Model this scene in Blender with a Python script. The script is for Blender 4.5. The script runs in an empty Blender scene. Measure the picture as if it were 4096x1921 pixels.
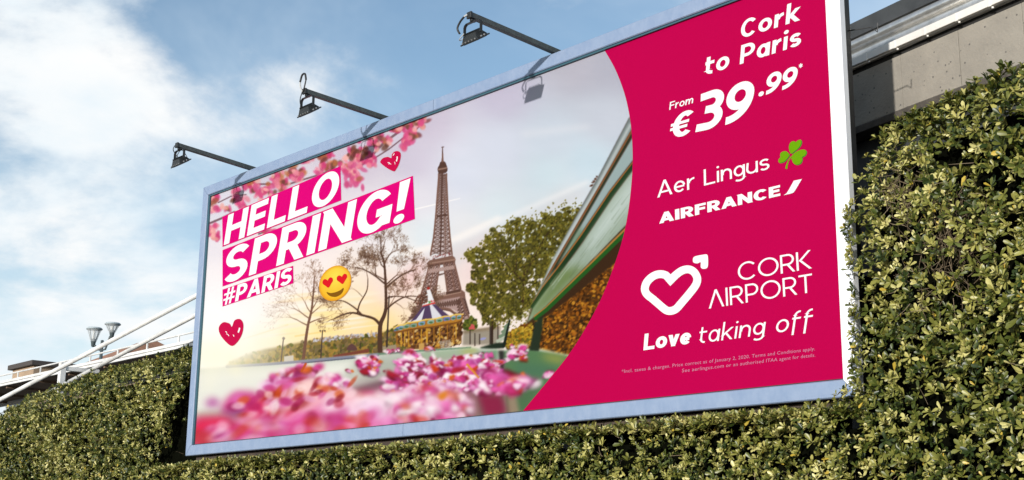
import bpy, bmesh, math, random
import numpy as np
from mathutils import Vector, Matrix

random.seed(7)
rng = np.random.default_rng(7)
scene = bpy.context.scene
COL = scene.collection

# ------------------------------------------------------------------ camera
cd = bpy.data.cameras.new('camera')
cam = bpy.data.objects.new('camera', cd)
COL.objects.link(cam)
cd.sensor_width = 36.0
cd.lens = 45.88
cd.clip_start = 0.05
cd.clip_end = 3000
cam.matrix_world = Matrix(((0.67176, 0.16341, 0.72252, 13.8064),
                           (0.74069, -0.16279, -0.65183, -7.5186),
                           (0.01110, 0.97304, -0.23039, 1.6),
                           (0, 0, 0, 1)))
scene.camera = cam

# ------------------------------------------------------------------ light
SUN_EL = math.radians(10.5)
SUN_TRAVEL = Vector((-0.286, 1.0, 0)).normalized()
travel = Vector((SUN_TRAVEL.x * math.cos(SUN_EL), SUN_TRAVEL.y * math.cos(SUN_EL), -math.sin(SUN_EL)))
sd = bpy.data.lights.new('sun', 'SUN')
sd.energy = 3.5
sd.angle = math.radians(1.1)
sd.color = (1.0, 0.965, 0.91)
sun = bpy.data.objects.new('sun', sd)
COL.objects.link(sun)
sun.rotation_euler = travel.to_track_quat('-Z', 'Y').to_euler()
sun.location = (6, -20, 14)

world = bpy.data.worlds.new('World')
scene.world = world
world.use_nodes = True
nt = world.node_tree
N, Lk = nt.nodes, nt.links
for n_ in list(N): N.remove(n_)
def wn(t, **kw):
    n_ = N.new(t)
    for k, v in kw.items(): setattr(n_, k, v)
    return n_
def wmath(op, a, b=None, clamp=False):
    m = wn('ShaderNodeMath', operation=op); m.use_clamp = clamp
    for i, v in enumerate((a, b)):
        if v is None: continue
        if isinstance(v, (int, float)): m.inputs[i].default_value = v
        else: Lk.new(v, m.inputs[i])
    return m.outputs[0]
sky = wn('ShaderNodeTexSky', sky_type='NISHITA')
sky.sun_disc = False
sky.sun_elevation = SUN_EL
sky.sun_rotation = math.atan2(-SUN_TRAVEL.x, -SUN_TRAVEL.y)
sky.altitude = 50
sky.air_density = 1.0
sky.dust_density = 0.6
sky.ozone_density = 1.6
tc = wn('ShaderNodeTexCoord')
sep = wn('ShaderNodeSeparateXYZ'); Lk.new(tc.outputs['Generated'], sep.inputs[0])
den = wmath('ADD', wmath('MAXIMUM', sep.outputs[2], 0.0), 0.28)
px = wmath('DIVIDE', sep.outputs[0], den); py = wmath('DIVIDE', sep.outputs[1], den)
comb = wn('ShaderNodeCombineXYZ'); Lk.new(px, comb.inputs[0]); Lk.new(py, comb.inputs[1])
def wnoise(scale, detail, rough, off=(0, 0, 0), dist=0.0):
    mp = wn('ShaderNodeMapping'); mp.inputs['Location'].default_value = off
    Lk.new(comb.outputs[0], mp.inputs[0])
    t = wn('ShaderNodeTexNoise'); Lk.new(mp.outputs[0], t.inputs['Vector'])
    t.inputs['Scale'].default_value = scale; t.inputs['Detail'].default_value = detail
    t.inputs['Roughness'].default_value = rough; t.inputs['Distortion'].default_value = dist
    return t.outputs['Fac']
def wramp(f, lo, hi):
    m = wn('ShaderNodeMapRange', interpolation_type='SMOOTHSTEP')
    Lk.new(f, m.inputs[0]); m.inputs[1].default_value = lo; m.inputs[2].default_value = hi
    return m.outputs[0]
# a bank of cumulus towards -X, thin veil elsewhere
bank = wramp(wmath('MULTIPLY', sep.outputs[0], -1.0), 0.805, 0.89)
n1 = wnoise(2.1, 9, 0.58, (0.55, 0.9, 0), 0.15)
cum = wramp(wmath('ADD', n1, wmath('MULTIPLY', bank, 0.215)), 0.575, 0.745)
n2 = wnoise(1.3, 6, 0.62, (4.2, 1.7, 0), 0.5)
veil = wmath('MULTIPLY', wramp(n2, 0.36, 0.80), 0.56)
haze = wmath('MULTIPLY', wramp(wmath('MULTIPLY', sep.outputs[2], -1.0), -0.33, -0.02), 0.62)
m1 = wmath('SUBTRACT', 1.0, wmath('MULTIPLY', wmath('SUBTRACT', 1.0, veil), wmath('SUBTRACT', 1.0, haze)))
mx1 = wn('ShaderNodeMix', data_type='RGBA')
Lk.new(m1, mx1.inputs[0]); Lk.new(sky.outputs[0], mx1.inputs[6]); mx1.inputs[7].default_value = (4.5, 5.1, 5.6, 1)
n3 = wnoise(3.4, 6, 0.55, (1.2, 7.7, 0), 0.1)
cc = wn('ShaderNodeMix', data_type='RGBA')
Lk.new(wramp(n3, 0.3, 0.65), cc.inputs[0]); cc.inputs[6].default_value = (4.15, 4.75, 5.15, 1); cc.inputs[7].default_value = (5.25, 5.3, 5.3, 1)
mx2 = wn('ShaderNodeMix', data_type='RGBA')
Lk.new(cum, mx2.inputs[0]); Lk.new(mx1.outputs[2], mx2.inputs[6]); Lk.new(cc.outputs[2], mx2.inputs[7])
bg = wn('ShaderNodeBackground'); Lk.new(mx2.outputs[2], bg.inputs[0]); bg.inputs[1].default_value = 0.15
wo = wn('ShaderNodeOutputWorld'); Lk.new(bg.outputs[0], wo.inputs[0])

vs = scene.view_settings
vs.view_transform = 'Standard'
vs.look = 'None'
vs.exposure = 0.34
vs.gamma = 1.0
vs.use_curve_mapping = False

# ------------------------------------------------------------------ helpers
def lin(c):
    c = np.asarray(c, float) / 255.0
    return np.where(c <= 0.04045, c / 12.92, ((c + 0.055) / 1.055) ** 2.4)
def link(o, parent=None):
    COL.objects.link(o)
    if parent is not None: o.parent = parent
    return o
def empty(name, label, cat, group=None, loc=(0, 0, 0)):
    o = bpy.data.objects.new(name, None); o.location = loc
    o.empty_display_size = 0.2
    o['label'] = label; o['category'] = cat
    if group: o['group'] = group
    return link(o)
def mesh(name, verts, faces, mat, parent=None, smooth=False):
    me = bpy.data.meshes.new(name)
    me.from_pydata([tuple(map(float, v)) for v in verts], [], [tuple(f) for f in faces])
    me.materials.append(mat)
    if smooth: me.polygons.foreach_set('use_smooth', [True] * len(me.polygons))
    me.update()
    o = bpy.data.objects.new(name, me)
    return link(o, parent)
def fast_mesh(name, V, F, mat, parent=None):
    """V (n,3) array, F (m,3|4) array"""
    me = bpy.data.meshes.new(name)
    k = F.shape[1]
    me.vertices.add(len(V)); me.vertices.foreach_set('co', np.ascontiguousarray(V, np.float32).ravel())
    me.loops.add(F.size); me.loops.foreach_set('vertex_index', np.ascontiguousarray(F, np.int32).ravel())
    me.polygons.add(len(F)); me.polygons.foreach_set('loop_start', np.arange(0, F.size, k, dtype=np.int32))
    me.polygons.foreach_set('loop_total', np.full(len(F), k, np.int32))
    me.materials.append(mat)
    me.update(calc_edges=True)
    o = bpy.data.objects.new(name, me)
    return link(o, parent)
class MB:
    """collects shapes into one mesh"""
    def __init__(s): s.v = []; s.f = []
    def add(s, v, f):
        b = len(s.v); s.v += [tuple(p) for p in v]; s.f += [tuple(i + b for i in q) for q in f]
    def box(s, c, size, M=None, bev=0.0):
        x, y, z = [d / 2 for d in size]
        b = min(bev, x * .9, y * .9, z * .9)
        if b <= 0:
            P = [(sx * x, sy * y, sz * z) for sx in (-1, 1) for sy in (-1, 1) for sz in (-1, 1)]
            F = [(0, 1, 3, 2), (4, 6, 7, 5), (0, 4, 5, 1), (2, 3, 7, 6), (0, 2, 6, 4), (1, 5, 7, 3)]
        else:
            bm = bmesh.new(); bmesh.ops.create_cube(bm, size=1.0)
            for v in bm.verts: v.co = Vector((v.co.x * 2 * x, v.co.y * 2 * y, v.co.z * 2 * z))
            bmesh.ops.bevel(bm, geom=bm.edges[:], offset=b, segments=2, affect='EDGES', profile=0.5)
            bm.verts.index_update()
            P = [tuple(v.co) for v in bm.verts]; F = [tuple(v.index for v in f.verts) for f in bm.faces]; bm.free()
        M = M or Matrix.Identity(3)
        s.add([tuple(M @ Vector(p) + Vector(c)) for p in P], F)
    def tube(s, pts, r, n=8, cap=True):
        pts = [Vector(p) for p in pts]
        rs = r if isinstance(r, (list, tuple)) else [r] * len(pts)
        rings = []
        up = None
        for i, p in enumerate(pts):
            d = (pts[min(i + 1, len(pts) - 1)] - pts[max(i - 1, 0)]).normalized()
            if up is None: up = d.orthogonal().normalized()
            else:
                up = (up - d * up.dot(d))
                up = up.normalized() if up.length > 1e-6 else d.orthogonal().normalized()
            w_ = d.cross(up)
            rings.append([p + (up * math.cos(a) + w_ * math.sin(a)) * rs[i] for a in [2 * math.pi * k / n for k in range(n)]])
        V = [q for g in rings for q in g]
        F = [(i * n + k, i * n + (k + 1) % n, (i + 1) * n + (k + 1) % n, (i + 1) * n + k) for i in range(len(pts) - 1) for k in range(n)]
        if cap: F += [tuple(range(n))[::-1], tuple(range((len(pts) - 1) * n, len(pts) * n))]
        s.add(V, F)
    def lathe(s, prof, c, n=20, M=None):
        M = M or Matrix.Identity(3)
        V = []; F = []
        for (r, z) in prof:
            V += [tuple(M @ Vector((r * math.cos(2 * math.pi * k / n), r * math.sin(2 * math.pi * k / n), z)) + Vector(c)) for k in range(n)]
        for i in range(len(prof) - 1):
            F += [(i * n + k, i * n + (k + 1) % n, (i + 1) * n + (k + 1) % n, (i + 1) * n + k) for k in range(n)]
        s.add(V, F)
    def prism(s, poly, axis_a, axis_b, origin, direction):
        """extrude a 2D polygon (in axis_a, axis_b from origin) along direction"""
        a, b, o, d = Vector(axis_a), Vector(axis_b), Vector(origin), Vector(direction)
        n = len(poly)
        V = [o + a * p[0] + b * p[1] for p in poly]; V += [v + d for v in V]
        F = [(i, (i + 1) % n, n + (i + 1) % n, n + i) for i in range(n)] + [tuple(range(n))[::-1], tuple(range(n, 2 * n))]
        s.add(V, F)
    def build(s, name, mat, parent=None, smooth=False): return mesh(name, s.v, s.f, mat, parent, smooth)

def mat(name, col, rough=0.6, metal=0.0, spec=0.5, noise=None, bump=None, streak=None):
    """principled with optional fbm colour variation noise=(scale, amount[, colour2]) and bump=(scale, strength)"""
    m = bpy.data.materials.new(name); m.use_nodes = True
    nt = m.node_tree; b = nt.nodes['Principled BSDF']
    b.inputs['Base Color'].default_value = (*col, 1); b.inputs['Roughness'].default_value = rough
    b.inputs['Metallic'].default_value = metal; b.inputs['Specular IOR Level'].default_value = spec
    tc = nt.nodes.new('ShaderNodeTexCoord')
    def tex(scale, detail=6, st=None):
        t = nt.nodes.new('ShaderNodeTexNoise'); t.inputs['Scale'].default_value = scale; t.inputs['Detail'].default_value = detail
        t.inputs['Roughness'].default_value = 0.62
        mp = nt.nodes.new('ShaderNodeMapping'); nt.links.new(tc.outputs['Object'], mp.inputs[0])
        if st: mp.inputs['Scale'].default_value = st
        nt.links.new(mp.outputs[0], t.inputs['Vector']); return t.outputs['Fac']
    if noise:
        f = tex(noise[0], 7, streak)
        r = nt.nodes.new('ShaderNodeMapRange'); nt.links.new(f, r.inputs[0])
        r.inputs[1].default_value = 0.35; r.inputs[2].default_value = 0.7
        mx = nt.nodes.new('ShaderNodeMix'); mx.data_type = 'RGBA'
        c2 = noise[2] if len(noise) > 2 else tuple(c * (1 - noise[1]) for c in col)
        mx.inputs[6].default_value = (*col, 1); mx.inputs[7].default_value = (*c2, 1)
        ml = nt.nodes.new('ShaderNodeMath'); ml.operation = 'MULTIPLY'; nt.links.new(r.outputs[0], ml.inputs[0]); ml.inputs[1].default_value = noise[1] if len(noise) > 2 else 1.0
        nt.links.new(ml.outputs[0], mx.inputs[0]); nt.links.new(mx.outputs[2], b.inputs['Base Color'])
    if bump:
        f = tex(bump[0], 8)
        bp = nt.nodes.new('ShaderNodeBump'); bp.inputs['Strength'].default_value = bump[1]; bp.inputs['Distance'].default_value = 0.02
        nt.links.new(f, bp.inputs['Height']); nt.links.new(bp.outputs[0], b.inputs['Normal'])
    return m

M_print = {}
def ink(name, srgb, gain=0.56):
    if name not in M_print:
        M_print[name] = mat('ink_' + name, tuple(np.minimum(lin(srgb) * gain, .9)), rough=0.7, spec=0.03)
    return M_print[name]

# ------------------------------------------------------------------ ground
M_ground = mat('ground', (0.16, 0.15, 0.13), 0.9, noise=(0.8, 0.4), bump=(30, 0.3))
o = mesh('ground', [(-900, -900, 0), (900, -900, 0), (900, 900, 0), (-900, 900, 0)], [(0, 1, 2, 3)], M_ground); o['kind'] = 'structure'
M_pave = mat('pavement', (0.28, 0.27, 0.25), 0.85, noise=(3, 0.3), bump=(60, 0.2))
mb = MB(); mb.box((4, -3.2, 0.06), (60, 4.6, 0.12), bev=0.02)
o = mb.build('pavement', M_pave); o['kind'] = 'structure'

# ------------------------------------------------------------------ billboard
PW, PH, ZB = 8.8294, 3.0, 2.7296      # printed face: width, height, bottom edge
FW = 0.12                              # frame width
FY = -0.035                             # front of the frame
billboard = empty('billboard', 'long advertising hoarding with pale blue metal frame showing a city in spring', 'billboard', loc=(0, 0, 0))

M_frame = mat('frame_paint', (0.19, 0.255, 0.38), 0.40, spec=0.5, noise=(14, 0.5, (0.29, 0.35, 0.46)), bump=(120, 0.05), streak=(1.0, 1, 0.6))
M_frame_w = mat('frame_paint_sun_glare', (0.86, 0.86, 0.88), 0.38, spec=0.6, noise=(6, 0.6, (0.70, 0.73, 0.80)), bump=(120, 0.04), streak=(2, 1, 0.3))  # whiter copy of the frame paint, sun glare put into its colour
M_teal = mat('frame_inner_lip', (0.035, 0.10, 0.13), 0.4)
M_dark = mat('dark_steel', (0.035, 0.036, 0.038), 0.5, noise=(12, 0.5), bump=(60, 0.1))
M_seal = mat('rubber_seal', (0.02, 0.021, 0.02), 0.6)
def member(name, p0, p1, p2, p3, m, parent):
    """mitred frame bar: front quad corners (x,z), outer edge p0-p1, inner edge p2-p3, with rounded front edges and depth"""
    yb = 0.028
    q = [Vector((p[0], 0, p[1])) for p in (p0, p1, p2, p3)]
    def ins(a, b, t): return a + (b - a) * t
    e = 0.06
    # outer edge (back), outer edge (front, slightly inset), inner edge front, inner edge back
    rows = [(q[0], q[1], yb), (q[0], q[1], FY + .008), (ins(q[0], q[3], e), ins(q[1], q[2], e), FY), (ins(q[0], q[3], 1 - e), ins(q[1], q[2], 1 - e), FY), (q[3], q[2], FY + .008), (q[3], q[2], 0.02)]
    V = []; F = []
    for a, b, y in rows: V += [(a.x, y, a.z), (b.x, y, b.z)]
    for i in range(len(rows) - 1): F.append((2 * i, 2 * i + 1, 2 * i + 3, 2 * i + 2))
    F += [tuple(range(0, 12, 2)), tuple(range(1, 12, 2))[::-1]]
    return mesh(name, V, F, m, parent)
g = 0.0022
X0, X1, Z0, Z1 = -FW, PW + FW, ZB - FW, ZB + PH + FW
IX0, IX1, IZ0, IZ1 = 0.0, PW, ZB, ZB + PH
# top and bottom rails come in two lengths that meet at a seam
XS = 4.35; XB = 4.02
def tl(x, top):  # helper
    return x
member('top_rail', (X0 + g, Z1), (XS - g, Z1), (XS - g, IZ1), (IX0 + g, IZ1), M_frame, billboard)
member('top_rail', (XS + g, Z1), (X1 - g, Z1), (IX1 - g, IZ1), (XS + g, IZ1), M_frame, billboard)
member('bottom_rail', (X0 + g, Z0), (XB - g, Z0), (XB - g, IZ0), (IX0 + g, IZ0), M_frame, billboard)
member('bottom_rail', (XB + g, Z0), (X1 - g, Z0), (IX1 - g, IZ0), (XB + g, IZ0), M_frame, billboard)
member('side_rail', (X0, Z0 + g), (X0, Z1 - g), (IX0, IZ1 - g), (IX0, IZ0 + g), M_frame, billboard)
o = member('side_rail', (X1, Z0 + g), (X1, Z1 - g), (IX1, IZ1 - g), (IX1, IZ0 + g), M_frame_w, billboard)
o['label'] = 'white right side rail of the frame with sun glare in its colour'
# inner dark lip and seal round the print
def lipbar(name, a, b, m, y0, y1):
    mb = MB(); x0, z0 = a; x1, z1 = b
    mb.box(((x0 + x1) / 2, (y0 + y1) / 2, (z0 + z1) / 2), (x1 - x0, y1 - y0, z1 - z0)); return mb.build(name, m, billboard)
lt = 0.016
lipbar('inner_lip', (IX0, IZ1 - lt), (IX1, IZ1 - .0008), M_teal, -0.018, 0.004)
lipbar('inner_lip', (IX0, IZ0 + .0008), (IX1, IZ0 + lt * .6), M_seal, -0.010, 0.004)
lipbar('inner_lip', (IX0 + .0008, IZ0 + lt * .6), (IX0 + lt * 1.6, IZ1 - lt), M_teal, -0.018, 0.004)
lipbar('inner_lip', (IX1 - lt * .6, IZ0 + lt * .6), (IX1 - .0008, IZ1 - lt), M_seal, -0.008, 0.004)
# back, under-beam and posts
mb = MB(); mb.box((PW / 2, 0.075, ZB + PH / 2), (PW + .14, 0.09, PH + .14)); mb.build('back_panel', M_dark, billboard)
M_brown = mat('rusty_beam', (0.07, 0.05, 0.038), 0.8, noise=(8, 0.5), bump=(30, 0.3))
mb = MB(); mb.box((PW / 2, 0.12, Z0 - .05), (PW + .1, 0.10, 0.09), bev=.005); mb.build('under_beam', M_brown, billboard)
for x in (0.9, 3.45, 6.0, 8.80):
    mb = MB(); mb.box((x, 0.21, 2.88), (0.075, 0.12, 5.76), bev=.008); mb.build('post', M_dark, billboard)
mb = MB(); mb.tube([(8.82, .24, 5.30), (9.0, .28, 5.29), (9.03, .31, 5.25), (9.035, .31, 5.32)], .005, 6); mb.build('bracket', M_dark, billboard)

# ------------------------------------------------------------------ the printed sheet
poster = mesh('poster', [(0, .012, ZB), (PW, .012, ZB), (PW, .012, ZB + PH), (0, .012, ZB + PH)], [(0, 1, 2, 3)], ink('paper', (235, 235, 235)), billboard)
# the artwork is in pixels read off a 4096-wide image; A2B turns image pixels into metres on the board
def homog(src, dst):
    A = []
    for (x, y), (u, v) in zip(src, dst):
        A.append([x, y, 1, 0, 0, 0, -u * x, -u * y, -u]); A.append([0, 0, 0, x, y, 1, -v * x, -v * y, -v])
    return np.linalg.svd(np.array(A, float))[2][-1].reshape(3, 3)
IMG_QUAD = [(841, 783), (3303, -134), (3382.2, 1519.7), (774.4, 1781.6)]  # corners of the printed face in image pixels
BRD = [(0, ZB + PH), (PW, ZB + PH), (PW, ZB), (0, ZB)]
A2B = homog(IMG_QUAD, BRD); B2A = np.linalg.inv(A2B)
def apply_h(H, P):
    P = np.asarray(P, float).reshape(-1, 2)
    q = np.c_[P, np.ones(len(P))] @ H.T
    return q[:, :2] / q[:, 2:3]
def board(P): return apply_h(A2B, P)
def crop(x0, y0, s): return lambda pts: [(x0 + a / s, y0 + b / s) for a, b in pts]  # points read in enlarged image crops, turned back to full-image pixels
K1 = crop(860, 620, 1.9179); K2 = crop(1000, 1000, 2.1467); K3 = crop(1600, 400, 1.208); K4 = crop(760, 1300, 1.5707)
K5 = crop(1600, 560, 1.439); K6 = crop(1500, 1000, 2.876); K7 = crop(830, 440, 2.157); K8 = crop(700, 1300, 1.945)
R1 = crop(2500, 0, 2.0133); R2 = crop(2450, 550, 2.7116); R3 = crop(2400, 950, 1.7257); K0 = crop(0, 0, 0.6289)

def flat(name, polys, m, y, parent=poster, dy=0.0002):
    """flat printed shapes: list of layers, each a list of image-pixel polygons"""
    V = []; F = []
    for i, layer in enumerate(polys):
        for poly in layer:
            B = board(poly); b = len(V)
            V += [(p[0], y - i * dy, p[1]) for p in B]; F.append(tuple(range(b, b + len(B))))
    return mesh(name, V, F, m, parent)
def smooth_poly(pts, n=6, closed=True):
    P = np.array(pts, float); out = []
    k = len(P); rg = range(k) if closed else range(k - 1)
    for i in rg:
        p0, p1, p2, p3 = (P[(i - 1) % k], P[i], P[(i + 1) % k], P[(i + 2) % k]) if closed else (P[max(i - 1, 0)], P[i], P[i + 1], P[min(i + 2, k - 1)])
        for t in np.linspace(0, 1, n, endpoint=False):
            out.append(0.5 * ((2 * p1) + (-p0 + p2) * t + (2 * p0 - 5 * p1 + 4 * p2 - p3) * t * t + (-p0 + 3 * p1 - 3 * p2 + p3) * t ** 3))
    if not closed: out.append(P[-1])
    return np.array(out)

# ---- picture: painted into an array in image pixel coordinates, then printed on a fine grid as ink colour
PX0, PY0, PX1, PY1, PS = 760.0, 110.0, 2560.0, 1800.0, 0.5
CW, CH = int((PX1 - PX0) * PS), int((PY1 - PY0) * PS)
canvas = np.zeros((CH, CW, 3))
prng = np.random.default_rng(21)
def cpt(p): return np.array([((a - PX0) * PS, (b - PY0) * PS) for a, b in p])
def fbm(sx, sy, octaves=5, gain=.55, seed=0):
    r = np.random.default_rng(seed); out = np.zeros((CH, CW)); amp = 1; tot = 0
    for o_ in range(octaves):
        nx, ny = max(2, int(CW / sx * 2 ** o_) + 2), max(2, int(CH / sy * 2 ** o_) + 2)
        gdt = r.random((ny, nx))
        yy = np.linspace(0, ny - 1.001, CH); xx = np.linspace(0, nx - 1.001, CW)
        y0 = yy.astype(int); x0 = xx.astype(int); fy = (yy - y0)[:, None]; fx = (xx - x0)[None]
        fy = fy * fy * (3 - 2 * fy); fx = fx * fx * (3 - 2 * fx)
        a = gdt[y0][:, x0]; b = gdt[y0][:, x0 + 1]; c_ = gdt[y0 + 1][:, x0]; d = gdt[y0 + 1][:, x0 + 1]
        out += amp * ((a * (1 - fx) + b * fx) * (1 - fy) + (c_ * (1 - fx) + d * fx) * fy); tot += amp; amp *= gain
    return out / tot
def blur(a, r):
    r = int(round(r))
    if r < 1: return a
    for _ in range(2):
        for ax in (0, 1):
            p = np.pad(a, [(r + 1, r) if i == ax else (0, 0) for i in range(a.ndim)], mode='edge')
            c_ = np.cumsum(p, axis=ax)
            n_ = a.shape[ax]
            hi = np.take(c_, np.arange(2 * r + 1, 2 * r + 1 + n_), axis=ax); lo = np.take(c_, np.arange(0, n_), axis=ax)
            a = (hi - lo) / (2 * r + 1)
    return a
def pmask(pts, soft=0.0):
    """anti-aliased polygon mask -> (mask, slice)"""
    P = cpt(pts); pad = int(3 + soft * 2.5)
    x0, y0 = np.floor(P.min(0)).astype(int) - pad; x1, y1 = np.ceil(P.max(0)).astype(int) + pad
    x0, y0, x1, y1 = max(x0, 0), max(y0, 0), min(x1, CW), min(y1, CH)
    if x1 <= x0 or y1 <= y0: return None, None
    ss = 2
    gx = (np.arange((x1 - x0) * ss) + .5) / ss + x0; gy = (np.arange((y1 - y0) * ss) + .5) / ss + y0
    ins = np.zeros((len(gy), len(gx)), bool)
    Q = np.roll(P, -1, 0)
    for (ax, ay), (bx, by) in zip(P, Q):
        if ay == by: continue
        c_ = ((ay > gy) != (by > gy))
        xi = ax + (gy - ay) * (bx - ax) / (by - ay)
        ins ^= c_[:, None] & (gx[None] < xi[:, None])
    m = ins.reshape(y1 - y0, ss, x1 - x0, ss).mean((1, 3))
    if soft: m = blur(m, soft)
    return m, (slice(y0, y1), slice(x0, x1))
def blend(sl, m, col):
    col = np.asarray(col, float)
    canvas[sl] = canvas[sl] * (1 - m[..., None]) + (col[sl] if col.ndim == 3 else col) * m[..., None]
def poly(pts, col, alpha=1.0, soft=0.0, tex=None, sm=0):
    if sm: pts = smooth_poly(pts, sm)
    m, sl = pmask(pts, soft)
    if m is None: return
    m = m * alpha
    if tex is not None: m = m * tex[sl]
    blend(sl, m, col)
def line(p0, p1, w0, w1, col, alpha=1.0):
    a, b = cpt([p0, p1]); w0, w1 = w0 * PS / 2, w1 * PS / 2; r = max(w0, w1) + 1.5
    x0, y0 = np.floor(np.minimum(a, b) - r).astype(int); x1, y1 = np.ceil(np.maximum(a, b) + r).astype(int) + 1
    x0, y0, x1, y1 = max(x0, 0), max(y0, 0), min(x1, CW), min(y1, CH)
    if x1 <= x0 or y1 <= y0: return
    gx, gy = np.meshgrid(np.arange(x0, x1) + .5, np.arange(y0, y1) + .5)
    d = b - a; L2 = d @ d + 1e-9
    t = np.clip(((gx - a[0]) * d[0] + (gy - a[1]) * d[1]) / L2, 0, 1)
    dist = np.hypot(gx - a[0] - t * d[0], gy - a[1] - t * d[1]); w = w0 + (w1 - w0) * t
    m = np.clip(w - dist + .5, 0, 1) * np.minimum(1, np.maximum(2 * w, .25)) * alpha
    blend((slice(y0, y1), slice(x0, x1)), m, col)
def pline(pts, w, col, alpha=1.0):
    for i in range(len(pts) - 1): line(pts[i], pts[i + 1], w, w, col, alpha)
def dab(x, y, rx, ry, rot, col, soft=.3, alpha=1.0):
    (cx, cy), = cpt([(x, y)]); rx, ry = rx * PS, ry * PS; r = max(rx, ry) * (1 + soft) + 1.5
    x0, y0, x1, y1 = max(int(cx - r), 0), max(int(cy - r), 0), min(int(cx + r) + 2, CW), min(int(cy + r) + 2, CH)
    if x1 <= x0 or y1 <= y0: return
    gx, gy = np.meshgrid(np.arange(x0, x1) + .5 - cx, np.arange(y0, y1) + .5 - cy)
    c_, s_ = math.cos(rot), math.sin(rot)
    d = np.hypot((gx * c_ + gy * s_) / rx, (-gx * s_ + gy * c_) / ry)
    e = soft + .6 / min(rx, ry)
    m = np.clip((1 + e * .5 - d) / e, 0, 1); m = m * m * (3 - 2 * m) * alpha
    blend((slice(y0, y1), slice(x0, x1)), m, col)
def pick(cols): return np.array(cols[prng.integers(len(cols))], float) + prng.normal(0, 6)

# sky: smooth interpolation of colour samples
SK = [(870, 830, 216, 213, 226), (1100, 720, 206, 201, 216), (1400, 640, 208, 196, 214), (1700, 480, 194, 184, 202), (2000, 370, 190, 184, 204), (2300, 260, 182, 180, 192), (2450, 260, 174, 174, 187),
      (860, 1000, 236, 229, 239), (830, 1150, 250, 241, 244), (820, 1300, 255, 252, 250), (850, 1420, 255, 252, 244), (900, 1200, 254, 243, 242), (1000, 1120, 252, 238, 238), (820, 1220, 252, 248, 252), (950, 1290, 255, 247, 242), (1000, 1190, 253, 241, 238), (1150, 1230, 254, 237, 226), (1080, 1285, 255, 241, 220), (1250, 1130, 250, 234, 230), (940, 1060, 246, 236, 240), (1000, 1250, 255, 240, 236), (1100, 1180, 252, 233, 229), (1250, 1000, 246, 231, 231),
      (1500, 900, 236, 229, 236), (1650, 800, 222, 218, 229), (1700, 950, 216, 226, 233), (1600, 1010, 240, 236, 236), (1560, 1150, 241, 216, 206), (1450, 1250, 251, 221, 184), (1300, 1290, 255, 221, 148),
      (1150, 1310, 255, 227, 156), (1050, 1340, 255, 236, 188), (1500, 1300, 250, 214, 148), (1850, 700, 208, 213, 229), (2000, 600, 205, 210, 226), (2200, 560, 200, 209, 223), (2400, 480, 195, 200, 213),
      (2200, 700, 206, 223, 233), (2350, 650, 198, 216, 229), (2000, 850, 213, 225, 233), (1900, 960, 223, 223, 227), (1900, 1080, 239, 216, 213), (1880, 1200, 246, 226, 216), (2250, 800, 213, 219, 226), (1650, 650, 204, 196, 214), (1200, 850, 224, 214, 224)]
lw, lh = 90, 84
gx, gy = np.meshgrid(np.linspace(PX0, PX1, lw), np.linspace(PY0, PY1, lh))
num = np.zeros((lh, lw, 3)); dn = np.zeros((lh, lw))
for s_ in SK:
    w_ = 1 / (((gx - s_[0]) ** 2 + (gy - s_[1]) ** 2) / 1e4 + .25) ** 1.7
    num += w_[..., None] * np.array(s_[2:]); dn += w_
low = num / dn[..., None]
yy = np.linspace(0, lh - 1.001, CH); xx = np.linspace(0, lw - 1.001, CW); y0 = yy.astype(int); x0 = xx.astype(int); fy = (yy - y0)[:, None, None]; fx = (xx - x0)[None, :, None]
canvas[:] = (low[y0][:, x0] * (1 - fx) + low[y0][:, x0 + 1] * fx) * (1 - fy) + (low[y0 + 1][:, x0] * (1 - fx) + low[y0 + 1][:, x0 + 1] * fx) * fy
canvas += ((fbm(220, 90, 5, seed=3) - .5) * 22)[..., None]
# streaks of cloud and vapour trails
poly([(1640, 1080), (1800, 985), (2000, 900), (2360, 740), (2380, 760), (2050, 930), (1830, 1060), (1650, 1130)], (206, 202, 206), .55, 9)
poly([(1600, 1010), (1790, 960), (1990, 865), (2010, 872), (1800, 975), (1640, 1030)], (255, 246, 240), .8, 4)
poly([(1830, 950), (2350, 720), (2360, 730), (1840, 962)], (244, 240, 240), .6, 4)
poly([(1590, 1120), (1640, 1050), (1720, 1010), (1700, 1090), (1620, 1180)], (236, 190, 186), .7, 12)
poly([(1870, 1000), (1990, 930), (2010, 980), (1900, 1130), (1860, 1200)], (232, 205, 205), .55, 14)
poly([(2080, 530), (2350, 500), (2360, 512), (2090, 545)], (226, 226, 232), .6, 6)
line((1655, 838), (1838, 794), 5, 3, (255, 250, 248), .9)
line((960, 1360), (1150, 1300), 3, 6, (248, 205, 130), .5); line((1180, 1345), (1400, 1310), 7, 5, (244, 190, 110), .5)
for i in range(26):
    x = prng.uniform(1000, 1450); y = prng.uniform(1180, 1350); dab(x, y, prng.uniform(40, 110), prng.uniform(3, 9), -.12, pick([(255, 244, 226), (250, 214, 160), (255, 236, 214)]), 1.0, .55)

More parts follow.
